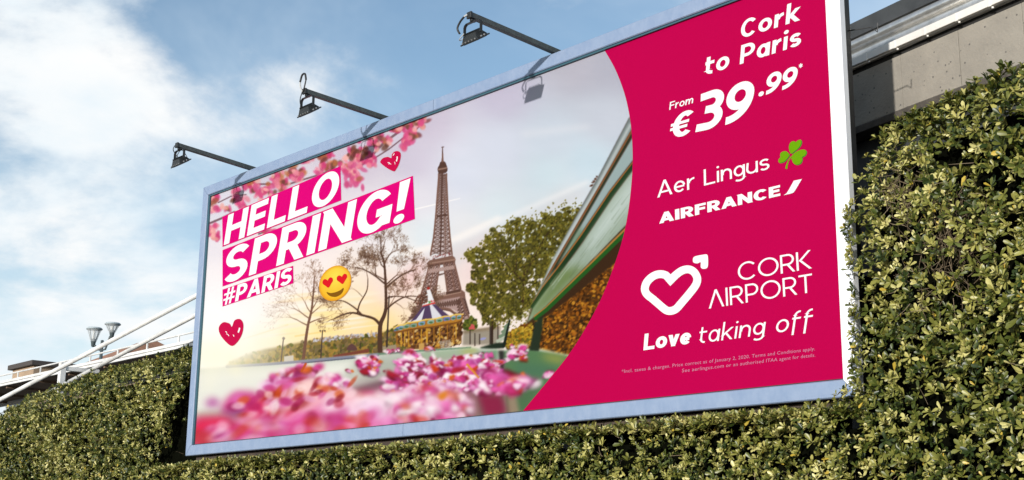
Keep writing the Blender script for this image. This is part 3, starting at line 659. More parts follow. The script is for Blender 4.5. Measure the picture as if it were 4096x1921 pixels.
fuzzy([(20, 600), (100, 580), (230, 590), (225, 640), (160, 720), (20, 760)], (206, 52, 92), 1, 12); fuzzy([(60, 640), (200, 600), (215, 640), (90, 700)], (222, 70, 96), .8, 10); fuzzy([(20, 720), (150, 690), (260, 720), (100, 770)], (136, 44, 72), .8, 12)
fuzzy([(540, 580), (600, 460), (700, 350), (760, 330), (840, 400), (880, 460), (760, 560), (620, 600)], (238, 176, 186), 1, 12); fuzzy([(640, 430), (720, 350), (770, 350), (800, 400), (700, 430)], (250, 214, 206), .9, 12)
fuzzy([(590, 570), (680, 480), (760, 440), (740, 500), (640, 570)], (150, 64, 70), .85, 8)
fuzzy([(510, 700), (580, 600), (740, 560), (860, 500), (1000, 560), (1160, 580), (1180, 640), (900, 670), (520, 720)], (224, 96, 160), 1, 14); fuzzy([(800, 600), (880, 420), (960, 400), (1040, 440), (1060, 560), (900, 610)], (244, 202, 220), 1, 12); fuzzy([(880, 420), (930, 400), (1000, 430), (1020, 470), (930, 480)], (236, 150, 150), .6, 10)
fuzzy([(1000, 600), (1100, 480), (1200, 470), (1230, 560), (1180, 630)], (240, 196, 226), .9, 12); fuzzy([(740, 690), (900, 600), (1150, 600), (1190, 640), (760, 720)], (196, 64, 122), .8, 12)
fuzzy([(330, 730), (480, 670), (560, 690), (500, 720)], (228, 196, 190), .9, 9); fuzzy([(1390, 600), (1430, 575), (1500, 590), (1480, 610)], (186, 66, 50), .9, 6); fuzzy([(1560, 440), (1610, 420), (1600, 460), (1570, 470)], (206, 130, 50), .9, 4)
p, q = K4([(1740, 250), (1810, 330)]); line(p, q, 9, 7, (206, 140, 60)); p, q = K4([(725, 245), (700, 290)]); line(p, q, 9, 8, (176, 84, 40))

# ---------------- branches of blossom along the top edge (out of focus)
for pts, w in [([(0, 985), (60, 960), (130, 930), (230, 880)], 11), ([(90, 800), (200, 745), (330, 730)], 6), ([(420, 640), (560, 640), (700, 640), (860, 590), (960, 560), (1060, 520)], 9), ([(1300, 500), (1420, 390), (1520, 280), (1620, 210), (1740, 120), (1860, 60), (1900, 30)], 12), ([(1400, 440), (1560, 340), (1700, 230), (1800, 170), (1880, 60)], 7), ([(440, 1070), (520, 1040)], 9)]:
    pline(K7(pts), w * .8, (128, 104, 112))
BR_ = [(150, 96, 80), (120, 70, 70), (176, 116, 84), (108, 74, 62)]; PB = [(206, 92, 132), (196, 76, 120), (222, 134, 150), (236, 170, 164), (190, 92, 130)]
def cluster(x, y, rx, ry, n, br=.25):
    for _ in range(n):
        c_ = pick(BR_) if prng.random() < br else pick(PB); (a, b), = K7([(x + prng.normal(0, rx * .5), y + prng.normal(0, ry * .5))]); dab(a, b, prng.uniform(7, 17), prng.uniform(6, 12), prng.uniform(0, 3), c_, .9, .8)
for c_ in [(60, 760, 40, 50, 14), (70, 840, 40, 30, 8), (240, 730, 30, 50, 12, .05), (290, 800, 60, 50, 18, .05), (160, 850, 40, 25, 6), (370, 650, 60, 60, 22), (430, 720, 40, 60, 12), (520, 690, 50, 60, 16), (600, 590, 60, 60, 24, .45), (740, 540, 50, 60, 20, .7), (640, 650, 70, 50, 16), (820, 530, 30, 30, 6), (860, 430, 50, 30, 10), (1010, 390, 60, 40, 18), (1000, 480, 50, 50, 14, .15), (1080, 470, 40, 50, 12, .8), (960, 540, 30, 30, 6), (1230, 500, 90, 90, 46, .05), (1250, 590, 80, 60, 22, .02), (1310, 380, 100, 80, 44, .2), (1440, 270, 60, 60, 26, .12), (1400, 440, 50, 60, 16, .2), (1260, 370, 30, 60, 10, .8), (1540, 280, 40, 40, 8, .5), (1630, 140, 60, 50, 22, .3), (1720, 150, 60, 70, 26, .45), (1820, 90, 60, 60, 26, .3), (1720, 270, 40, 60, 18, .3), (1760, 210, 40, 40, 12, .3), (1690, 320, 14, 20, 4, 0), (40, 1040, 50, 60, 20, .08), (60, 1100, 30, 30, 8, 0), (520, 1050, 60, 25, 8, .3), (780, 590, 60, 40, 12, .1)]:
    cluster(*c_)
for i in range(150):
    x, y = prng.uniform(30, 1150), prng.uniform(520, 735); k_ = prng.uniform(.5, 1)
    if y < 560 + max(0, 330 - x) * .45: continue
    (a, b), = K4([(x, y)]); dab(a, b, prng.uniform(30, 70) * k_, prng.uniform(16, 36) * k_, prng.uniform(-.9, .2), pick(PK + RD[:2] + [(250, 226, 232), (246, 206, 214), (214, 60, 104), (232, 120, 150)]), 1.3, .42)
for i in range(70):
    (a, b), = K4([(prng.uniform(200, 1020), prng.uniform(300, 520))])
    x, y = (a - 760) * 1.5707, (b - 1300) * 1.5707
    if y < 640 - x * .55 or y < 330: continue
    dab(a, b, prng.uniform(14, 34), prng.uniform(8, 18), prng.uniform(-1.2, .3), pick(PK + RD + [(250, 226, 232), (246, 206, 214)]), 1.0, .6)
# low sun glow in the picture, over the river bank
gx, gy = np.meshgrid(np.arange(CW) / PS + PX0, np.arange(CH) / PS + PY0)
gl = np.exp(-(((gx - 850) / 260) ** 2 + ((gy - 1270) / 150) ** 2)) * (gy < 1440); blend((slice(0, CH), slice(0, CW)), blur(gl, 8) * .88, (254, 252, 254))
gl = np.exp(-(((gx - 860) / 180) ** 2 + ((gy - 1410) / 75) ** 2)); blend((slice(0, CH), slice(0, CW)), np.clip(gl * 1.05, 0, 1) * .97, (255, 252, 232))
gl = np.exp(-(((gx - 900) / 240) ** 2 + ((gy - 1440) / 60) ** 2)); blend((slice(0, CH), slice(0, CW)), np.clip(gl, 0, 1) * .30, (255, 244, 215))
poly(K4([(150, 130), (190, 130), (150, 420), (70, 420)]), (255, 250, 220), .35, 12); poly(K4([(230, 200), (260, 190), (330, 300), (260, 320)]), (255, 245, 205), .35, 8)
canvas = np.clip(canvas, 0, 255); canvas = canvas + 14 * np.sin((canvas / 255 - .5) * 2 * math.pi) * .55; gm_ = canvas.mean(2, keepdims=True); canvas = np.clip(gm_ + (canvas - gm_) * 1.08, 0, 255)

# print it: the left part of the board, bounded on the right by the arc of the magenta panel
ARC = smooth_poly(K0([(1517, 121.6), (1545, 170), (1567, 225), (1580, 275), (1588, 330), (1591, 400), (1588, 460), (1580, 530), (1566, 600), (1540, 680), (1510, 755), (1470, 830), (1430, 892), (1380, 955), (1313, 1036)]), 8, closed=False)
AB = board(ARC); AB[0, 1] = ZB + PH; AB[-1, 1] = ZB
NU, NV = 880, 430
vv = np.linspace(0, 1, NV)
order = np.argsort(AB[:, 1]); xr = np.interp(ZB + vv * PH, AB[order, 1], AB[order, 0])
U = np.linspace(0, 1, NU)
BX = xr[:, None] * U[None]; BZ = np.broadcast_to((ZB + vv * PH)[:, None], BX.shape)
Q = apply_h(B2A, np.c_[BX.ravel(), BZ.ravel()])
fx_ = np.clip((Q[:, 0] - PX0) * PS - .5, 0, CW - 1.001); fy_ = np.clip((Q[:, 1] - PY0) * PS - .5, 0, CH - 1.001)
ix, iy = fx_.astype(int), fy_.astype(int); fx_, fy_ = (fx_ - ix)[:, None], (fy_ - iy)[:, None]
colr = (canvas[iy, ix] * (1 - fx_) + canvas[iy, ix + 1] * fx_) * (1 - fy_) + (canvas[iy + 1, ix] * (1 - fx_) + canvas[iy + 1, ix + 1] * fx_) * fy_
colr = np.minimum(lin(colr) * .585, .92)
idx = np.arange(NU * NV).reshape(NV, NU)
F = np.stack([idx[:-1, :-1], idx[:-1, 1:], idx[1:, 1:], idx[1:, :-1]], -1).reshape(-1, 4)
M_pic = bpy.data.materials.new('picture_print'); M_pic.use_nodes = True
b_ = M_pic.node_tree.nodes['Principled BSDF']; b_.inputs['Roughness'].default_value = .7; b_.inputs['Specular IOR Level'].default_value = .03
at = M_pic.node_tree.nodes.new('ShaderNodeAttribute'); at.attribute_name = 'ink'; M_pic.node_tree.links.new(at.outputs['Color'], b_.inputs['Base Color'])
pic = fast_mesh('printed_picture', np.c_[BX.ravel(), np.full(BX.size, .004), BZ.ravel()], F, M_pic, poster)
ca = pic.data.color_attributes.new('ink', 'FLOAT_COLOR', 'POINT')
ca.data.foreach_set('color', np.c_[colr, np.ones(len(colr))].astype(np.float32).ravel())
pic['label'] = 'printed spring view of an iron lattice tower, carousel, trees and fallen pink blossom'
# magenta panel
order = np.argsort(-AB[:, 1]); PB_ = AB[order]
V = [(p[0] + .0005, .002, p[1]) for p in PB_] + [(PW, .002, p[1]) for p in PB_]; n_ = len(PB_)
M_mag = mat('magenta_panel', tuple(lin((204, 0, 83)) * .56), .7, spec=.03, noise=(.35, .5, tuple(lin((203, 1, 72)) * .56)))
mesh('magenta_panel', V, [(i, i + 1, n_ + i + 1, n_ + i) for i in range(n_ - 1)], M_mag, poster)


# ------------------------------------------------------------------ lettering: strokes of even weight laid out in cap-height units
def arc(cx, cy, rx, ry, a0, a1, n=None):
    n = n or max(6, int(abs(a1 - a0) / 9))
    return [(cx + rx * math.cos(math.radians(a)), cy + ry * math.sin(math.radians(a))) for a in np.linspace(a0, a1, n)]
def ribbon(pts, t, closed=False):
    P = [np.array(p, float) for p in pts]
    if closed and np.allclose(P[0], P[-1]): P = P[:-1]
    n = len(P); L = []; Rr = []
    for i in range(n):
        a = P[(i - 1) % n] if (closed or i > 0) else None; b = P[(i + 1) % n] if (closed or i < n - 1) else None
        d1 = (P[i] - a) / (np.linalg.norm(P[i] - a) + 1e-12) if a is not None else None
        d2 = (b - P[i]) / (np.linalg.norm(b - P[i]) + 1e-12) if b is not None else None
        if d1 is None: d1 = d2
        if d2 is None: d2 = d1
        n1 = np.array([-d1[1], d1[0]]); n2 = np.array([-d2[1], d2[0]]); m = n1 + n2; m /= np.linalg.norm(m) + 1e-12
        k = t / 2 / max(.45, m @ n1); L.append(P[i] + m * k); Rr.append(P[i] - m * k)
    k = n if closed else n - 1
    return [[L[i], L[(i + 1) % n], Rr[(i + 1) % n], Rr[i]] for i in range(k)]
def clip(poly_, lo, hi):
    for ax, val, sg in ((1, lo, 1), (1, hi, -1)):
        out = []
        for i in range(len(poly_)):
            a, b = np.array(poly_[i], float), np.array(poly_[(i + 1) % len(poly_)], float)
            ia, ib = sg * (a[ax] - val) >= -1e-9, sg * (b[ax] - val) >= -1e-9
            if ia: out.append(a)
            if ia != ib: out.append(a + (b - a) * (val - a[ax]) / (b[ax] - a[ax]))
        poly_ = out
        if len(poly_) < 3: return []
    return poly_
def disc(cx, cy, r, n=16): return [[(cx + r * math.cos(2 * math.pi * k / n), cy + r * math.sin(2 * math.pi * k / n)) for k in range(n)]]
def ext(a, b, e):
    a, b = np.array(a, float), np.array(b, float); d = (b - a) / np.linalg.norm(b - a); return [a - d * e, b + d * e]
XH = .70
def glyph(c, t, open_a=False):
    """-> width, list of strokes (each a list of polygons)"""
    h = t / 2; S = []
    def st(pts, closed=False, lo=None, hi=None):
        R = ribbon(pts, t, closed)
        if lo is not None: R = [q for q in (clip(p, lo, hi) for p in R) if len(q) > 2]
        S.append(R)
    def ring(w, top): st(arc(w / 2, top / 2, w / 2 - h, top / 2 - h, 0, 360, 40), True)
    def bowl(w, y0, y1, x0=t):   # right-hand bowl from stem
        r = (y1 - y0) / 2; st([(x0, y1)] + arc(w - h - r * .95, (y0 + y1) / 2, r * .95, r, 90, -90, 14) + [(x0, y0)])
    if c == 'H': w = .70; st([(h, 0), (h, 1)]); st([(w - h, 0), (w - h, 1)]); st([(t, .5), (w - t, .5)])
    elif c in 'EFL':
        w = .56; st([(h, 0), (h, 1)])
        if c != 'F': st([(t, h), (w, h)])
        if c != 'L': st([(t, .52), (w * .93, .52)]); st([(t, 1 - h), (w, 1 - h)])
    elif c == 'I': w = t; st([(h, 0), (h, 1)])
    elif c == 'T': w = .62; st([(w / 2, 0), (w / 2, 1 - t)]); st([(0, 1 - h), (w, 1 - h)])
    elif c == 'O': w = .74 if not open_a else .95; ring(w, 1)
    elif c == 'C': w = .68 if not open_a else .86; W_ = w * 1.06; st(arc(W_ / 2, .5, W_ / 2 - h, .5 - h, 42, 318, 30))
    elif c == 'G':
        w = .72; st(arc(w / 2, .5, w / 2 - h, .5 - h, 38, 300, 30)); st([(w - h, .09), (w - h, .53)], lo=0, hi=1); st([(w * .56, .53 - h), (w - t, .53 - h)])
        st(arc(w / 2, .5, w / 2 - h, .5 - h, 299, 330, 8))
    elif c in 'Ss':
        top = 1 if c == 'S' else XH; w = .64 * (1 if c == 'S' else .76); ry = (top - t) / 4; rx = w / 2 - h
        st(arc(w / 2, top - h - ry, rx, ry, 28, 262, 18) + [(w / 2, top / 2)] + arc(w / 2, h + ry, rx, ry, 82, -152, 18))
    elif c == 'P': w = .62; st([(h, 0), (h, 1)]); bowl(w, .40 + h * .2, 1 - h)
    elif c == 'R': w = .65; st([(h, 0), (h, 1)]); bowl(w - .02, .44, 1 - h); st(ext((w * .50, .44), (w - h * 1.0, 0), .2), lo=0, hi=.44 - h * .6)
    elif c == 'N': w = .72; st([(h, 0), (h, 1)]); st([(w - h, 0), (w - h, 1)]); st(ext((h, 1 - t * .2), (w - h, t * .2), .3), lo=0, hi=1)
    elif c == 'A':
        w = .74; st(ext((h * .9, 0), (w / 2, 1.0), .3), lo=0, hi=1); st(ext((w - h * .9, 0), (w / 2, 1.0), .3), lo=0, hi=1)
        if not open_a: st([(w * .26, .28), (w * .74, .28)])
    elif c == 'K': w = .66; st([(h, 0), (h, 1)]); st(ext((t * (.9 if not open_a else 1.7), .45 if not open_a else .5), (w - h, 1), .2)[0:2], lo=.36 if not open_a else .5, hi=1); st(ext((w * .30, .55 if not open_a else .5), (w - h * .8, 0), .2), lo=0, hi=.56 if not open_a else .5)
    elif c == '!': w = t * 1.15; S.append([[(t * .14, .30), (t * .92, .30), (t * 1.1, 1), (t * .0, 1)]]); S.append(disc(t * .52, t * .55, t * .56))
    elif c == '#':
        w = .66; u = t * .62
        for q in ([(w * .30, 0), (w * .36, 1)], [(w * .66, 0), (w * .72, 1)]): S.append(ribbon(q, u))
        for q in ([(0, .34), (w, .34)], [(0, .66), (w, .66)]): S.append(ribbon(q, u))
    elif c == '€': w = .66; st(arc(w * .58, .5, w * .47 - h, .5 - h, 48, 312, 26)); S.append(ribbon([(0, .58), (w * .78, .58)], t * .62)); S.append(ribbon([(0, .40), (w * .74, .40)], t * .62))
    elif c == '3': w = .60; r1, r2 = (1 - t) * .235, (1 - t) * .265; st([(.02, 1 - h * 1.25)] + arc(w * .50, 1 - h - r1, w * .5 - h * 1.15, r1, 100, -82, 16) + [(w * .30, .53)]); st([(w * .28, .53)] + arc(w * .46, h + r2, w * .54 - h, r2, 82, -95, 16) + [(.0, h * 1.2)])
    elif c == '9': w = .64; st(arc(w / 2, .655, w / 2 - h, .345 - h, 0, 360, 34), True); st([(w - h, .655)] + arc(w * .10, .62, w * .9 - h, .62 - h, 0, -92, 16))
    elif c == '.': w = t * 1.2; S.append(disc(t * .6, t * .6, t * .6))
    elif c == '*': w = .5; [S.append(ribbon([(.25 - .24 * math.cos(a), .5 - .3 * math.sin(a)), (.25 + .24 * math.cos(a), .5 + .3 * math.sin(a))], t)) for a in (math.pi / 2, math.pi / 6, -math.pi / 6)]
    elif c == ' ': w = .28
    elif c == 'o': w = .58; ring(w, XH)
    elif c == 'r': w = .38; st([(h, 0), (h, XH)]); st([(t * .9, XH * .55)] + arc(w * 1.0, XH * .55, w - h * 1.6, XH * .45 - h, 165, 92, 8))
    elif c == 'k': w = .54; st([(h, 0), (h, 1.05)]); st(ext((t * .8, .30), (w - h, XH), .2), lo=.25, hi=XH); st(ext((w * .34, .42), (w - h * .7, 0), .2), lo=0, hi=.42)
    elif c == 't': w = .40; st([(w * .32, .94), (w * .32, .24)] + arc(w * .32 + .2, .24, .2, .24 - h, 180, 275, 8)); st([(0, XH - h), (w * .32 - h, XH - h)]); st([(w * .32 + h, XH - h), (w, XH - h)])
    elif c == 'a': w = .56; st(arc(w * .48, XH / 2, w * .48 - h, XH / 2 - h, 0, 360, 34), True); st([(w - h, 0), (w - h, XH)])
    elif c == 'i': w = t; st([(h, 0), (h, XH)]); S.append(disc(h, .93, t * .62))
    elif c == 'm':
        w = .86; st([(h, 0), (h, XH)]); q = (w - t) / 2
        for x in (h, h + q): st([(x + h * .8, XH * .5)] + arc(x + q / 2 + h * .2, XH * .58, q / 2 - h * .2, XH * .42 - h, 165, 0, 10) + [(x + q, 0)])
    elif c == 'n': w = .55; st([(h, 0), (h, XH)]); st([(t * .9, XH * .5)] + arc(w / 2 + h * .3, XH * .56, w / 2 - h * 1.3, XH * .44 - h, 165, 0, 12) + [(w - h, 0)])
    elif c == 'u': w = .55; st([(w - h, 0), (w - h, XH)]); st([(h, XH)] + arc(w / 2 - h * .3, XH * .44, w / 2 - h * .7, XH * .44 - h, 180, 345, 12))
    elif c == 'e': w = .56; st(arc(w / 2, XH / 2, w / 2 - h, XH / 2 - h, 8, 318, 30)); st([(t * .9, XH * .5 - h * .1), (w - h * .9, XH * .5 - h * .1)])
    elif c == 'v': w = .56; st(ext((h, XH), (w / 2, h * .4), .3), lo=0, hi=XH); st(ext((w - h, XH), (w / 2, h * .4), .3), lo=0, hi=XH)
    elif c == 'g': w = .56; st(arc(w * .48, XH / 2 + .02, w * .48 - h, XH / 2 - h - .02, 0, 360, 34), True); st([(w - h, XH), (w - h, -.06)] + arc(w * .5, -.06, w * .5 - h, .22 - h, 0, -140, 12))
    elif c == 'f': w = .40; st([(w * .28, -.24), (w * .28, .80)] + arc(w * .28 + .2, .80, .2, .25 - h, 180, 85, 8)); st([(0, XH - h), (w * .28 - h, XH - h)]); st([(w * .28 + h, XH - h), (w * .95, XH - h)])
    else: w = .5
    return w, S
def text(body, t, quad, m, y, shear=0.0, track=.13, open_a=False, xs=1.0):
    x = 0; G = []
    for ch in body:
        w, S = glyph(ch, t, open_a)
        if S: G.append([[[(px_ * xs + x + shear * py_, py_) for px_, py_ in p] for p in s] for s in S])
        x += w * xs + track
    al = np.array([q for gl_ in G for s in gl_ for p in s for q in p]); lo, hi = al.min(0), al.max(0)
    Hq = homog([(lo[0], lo[1]), (hi[0], lo[1]), (hi[0], hi[1]), (lo[0], hi[1])], quad)
    for gl_ in G: flat('letter', [[apply_h(Hq, p) for p in s] for s in gl_], m, y)
WHT = ink('white', (255, 255, 255), .64); HOT = ink('hot_pink', (236, 0, 128)); RED = ink('crimson', (212, 14, 78)); GRN = ink('shamrock_green', (118, 180, 10)); DGR = ink('leaf_edge_green', (20, 150, 60))
def inset(q, fx, fy):
    bl, br, tr, tl_ = [np.array(p, float) for p in q]
    def P(u, v): return tuple((bl * (1 - u) + br * u) * (1 - v) + (tl_ * (1 - u) + tr * u) * v)
    return [P(fx, fy), P(1 - fx, fy), P(1 - fx, 1 - fy), P(fx, 1 - fy)]
boxes = [('HELLO', [(57, 706), (968, 348), (962, 85), (55, 475)], .19), ('SPRING!', [(57, 1010), (1533, 492), (1518, 160), (57, 730)], .19), ('#PARIS', [(57, 1163), (601, 985), (599, 850), (57, 1033)], .19)]
for body, q, t in boxes:
    flat('pink_bar', [[K1(q)]], HOT, .001)
    text(body, t, K1(inset(q, .012, .035)), WHT, -.001, shear=.17, track=.085)
text('Cork', .165, R1([(938, 312), (1420, 160), (1414, 0), (932, 163)]), WHT, -.001, .10, .10)
text('to Paris', .165, R1([(635, 612), (1420, 362), (1414, 207), (630, 462)]), WHT, -.001, .10, .10)
text('From', .14, R1([(357, 887), (551, 830), (551, 768), (355, 826)]), WHT, -.001, .12, .08)
text('€', .18, R1([(363, 1125), (553, 1075), (553, 873), (363, 935)]), WHT, -.001, .12)
text('39', .19, R1([(567, 1072), (1042, 945), (1042, 632), (567, 765)]), WHT, -.001, .12, .05)
text('.99', .19, R1([(1076, 782), (1392, 690), (1392, 527), (1076, 618)]), WHT, -.001, .12, .05)
text('*', .12, R1([(1400, 552), (1432, 544), (1432, 508), (1400, 516)]), WHT, -.001)
text('Aer Lingus', .105, R2([(488, 704), (1706, 392), (1700, 168), (484, 480)]), WHT, -.001, 0, .09)
text('AIRFRANCE', .22, R2([(508, 937), (1822, 632), (1818, 516), (505, 824)]), WHT, -.001, 0, .09, xs=1.25)
flat('slash_logo', [[R2([(1858, 628), (1890, 605), (1915, 565), (1968, 470), (2055, 452), (1985, 570), (1965, 598), (1940, 608)])]], WHT, -.001)
lf = [[(1937, 175), (1915, 120), (1922, 70), (1950, 44), (1978, 44), (1986, 56), (2004, 38), (2035, 25), (2050, 40), (2040, 85), (1995, 135)],
      [(1917, 195), (1895, 158), (1865, 150), (1830, 165), (1818, 195), (1822, 215), (1802, 240), (1803, 270), (1830, 275), (1875, 252)],
      [(1943, 205), (1985, 162), (2040, 136), (2088, 135), (2103, 162), (2088, 195), (2056, 215), (2058, 245), (2040, 280), (2000, 297), (1965, 282), (1948, 245)]]
[flat('shamrock_shade', [[R2([(a + 6, b + 5) for a, b in smooth_poly(p, 4)])]], DGR, .0005) for p in lf]
[flat('shamrock_leaf', [[R2([tuple(q) for q in smooth_poly(p, 4)])]], GRN, -.0008) for p in lf]; flat('shamrock_stem', [[R2([(1938, 205), (1905, 250), (1880, 310), (1875, 338), (1897, 343), (1900, 310), (1912, 260), (1945, 212)])]], GRN, -.0008)
hl = smooth_poly([(487, 292), (455, 262), (410, 254), (365, 270), (325, 308), (310, 355), (325, 393), (370, 430), (430, 482), (460, 504), (490, 508), (525, 494), (560, 456), (620, 385), (662, 328), (672, 285), (655, 246), (625, 224), (590, 222), (555, 236), (520, 263)], 4)
# keep the notch sharp
hl = np.vstack([[(487, 296)], hl[3:-2]])
flat('heart_logo', [[R3([tuple(q) for q in p]) for p in ribbon(hl, 54, True)]], WHT, -.001)
ar = [(672, 180), (645, 172), (643, 145), (660, 130), (722, 118), (740, 120), (746, 140), (746, 195), (735, 214), (710, 217), (696, 205), (695, 172)]
flat('arrow_logo', [[R3([tuple(q) for q in smooth_poly(ar, 4)])]], WHT, -.001)
text('CORK', .095, R3([(955, 303), (1464, 213), (1456, 86), (950, 178)]), WHT, -.001, 0, .08, True)
text('AIRPORT', .095, R3([(752, 492), (1470, 377), (1463, 249), (746, 368)]), WHT, -.001, 0, .10, True)
text('Love', .20, R3([(300, 780), (632, 733), (628, 620), (296, 668)]), WHT, -.001, .10, .05)
text('taking off', .095, R3([(686, 765), (1474, 660), (1470, 490), (682, 612)]), WHT, -.001, .14, .12)
PALE = ink('pale_pink', (232, 146, 184))
def font_text(body, quad, y):
    cu = bpy.data.curves.new('fine_print', 'FONT'); cu.body = body; cu.shear = .12; cu.resolution_u = 2; cu.space_character = 1.08
    o = bpy.data.objects.new('fine_print', cu); COL.objects.link(o)
    bpy.context.view_layer.update()
    me = bpy.data.meshes.new_from_object(o.evaluated_get(bpy.context.evaluated_depsgraph_get()))
    COL.objects.unlink(o); bpy.data.objects.remove(o)
    P = np.array([v.co[:2] for v in me.vertices]); lo, hi = P.min(0), P.max(0)
    Hq = homog([(lo[0], lo[1]), (hi[0], lo[1]), (hi[0], hi[1]), (lo[0], hi[1])], quad)
    B = board(apply_h(Hq, P))
    for v, p in zip(me.vertices, B): v.co = (p[0], y, p[1])
    me.materials.clear(); me.materials.append(PALE)
    link(bpy.data.objects.new('fine_print', me), poster)['kind'] = 'stuff'
font_text('*Incl. taxes & charges. Price correct as of January 2, 2020. Terms and Conditions apply.', R3([(152, 945), (1485, 787), (1483, 755), (150, 913)]), -.001)
font_text('See aerlingus.com or an authorised ITAA agent for details.', R3([(567, 940), (1487, 830), (1485, 800), (565, 908)]), -.001)
# hand-drawn hearts
h1 = K7([tuple(q) for q in smooth_poly([(1605, 530), (1545, 500), (1495, 460), (1492, 440), (1515, 415), (1555, 405), (1585, 415), (1590, 385), (1612, 360), (1645, 356), (1665, 375), (1665, 415), (1650, 470), (1625, 515)], 4)])
h2 = K0([tuple(q) for q in smooth_poly([(580, 870), (556, 846), (550, 825), (561, 811), (577, 814), (583, 822), (590, 806), (604, 803), (612, 816), (609, 840), (596, 862)], 4)])
flat('drawn_heart', [[h1]], RED, .001); flat('drawn_heart', [[h2]], RED, .001)
def scr(a, b, w): return [K7([tuple(q) for q in p]) for p in ribbon([a, ((a[0] + b[0]) / 2 + 3, (a[1] + b[1]) / 2 - 3), b], w)]
[flat('heart_scratch', [q_], WHT, -.0005) for q_ in [scr((1637, 402), (1630, 445), 9), scr((1612, 375), (1600, 395), 5), scr((1555, 455), (1575, 462), 5), scr((1560, 466), (1585, 470), 4), scr((1612, 450), (1618, 470), 4)]]
k4 = lambda a, b, w: [K4([tuple(q) for q in p]) for p in ribbon([a, ((a[0] + b[0]) / 2 + 2, (a[1] + b[1]) / 2 - 2), b], w)]
[flat('heart_scratch', [q_], WHT, -.0005) for q_ in [k4((312, 18), (303, 48), 9), k4((222, 42), (232, 50), 4), k4((228, 55), (245, 70), 4), k4((270, 62), (276, 74), 4)]]
# smiling face with heart eyes
def face_mesh():
    V = []; F = []; C_ = []; nr, na = 9, 40
    for i in range(nr + 1):
        r = (i / nr) ** .8
        for k in range(na):
            a = 2 * math.pi * k / na; ex, ey = r * math.cos(a), r * math.sin(a)
            p = board(K1([(922 + 124 * ex - 9 * ey, 985 - 35 * ex - 132 * ey)]))[0]; V.append((p[0], -.0004, p[1]))
            d = math.hypot(ex - .05, ey - .35); tt = min(1, max(0, (d - .15) / 1.1)); e2 = max(0, r - .86) / .14
            c_ = np.array((255, 228, 84)) * (1 - tt) + np.array((252, 188, 44)) * tt; c_ = c_ * (1 - .8 * e2) + np.array((232, 150, 34)) * .8 * e2
            C_.append((*(lin(c_) * .56), 1))
    for i in range(nr):
        for k in range(na): F.append((i * na + k, i * na + (k + 1) % na, (i + 1) * na + (k + 1) % na, (i + 1) * na + k))
    o = mesh('smiling_face', V, F, M_pic, poster)
    ca = o.data.color_attributes.new('ink', 'FLOAT_COLOR', 'POINT'); ca.data.foreach_set('color', np.array(C_, np.float32).ravel())
face_mesh()
heart = [(0, -1), (-.55, -.45), (-.98, .1), (-.9, .65), (-.5, .85), (-.12, .6), (0, .4), (.12, .6), (.5, .85), (.9, .65), (.98, .1), (.55, -.45)]
def fh(cx, cy, s): return K1([(cx + s * (a * .98 - .12 * b), cy - s * (b * .95 + a * .30)) for a, b in smooth_poly(heart, 4)])
flat('face_eye', [[fh(867, 980, 41)]], ink('heart_eye', (232, 28, 40)), -.0016); flat('face_eye', [[fh(976, 952, 41)]], ink('heart_eye', (232, 28, 40)), -.0016)
flat('face_mouth', [[K1([tuple(q) for q in smooth_poly([(858, 1053), (890, 1060), (930, 1052), (965, 1036), (986, 1020), (985, 1042), (966, 1070), (930, 1089), (892, 1086), (868, 1072)], 4)])]], ink('mouth_brown', (140, 92, 20)), -.0016)


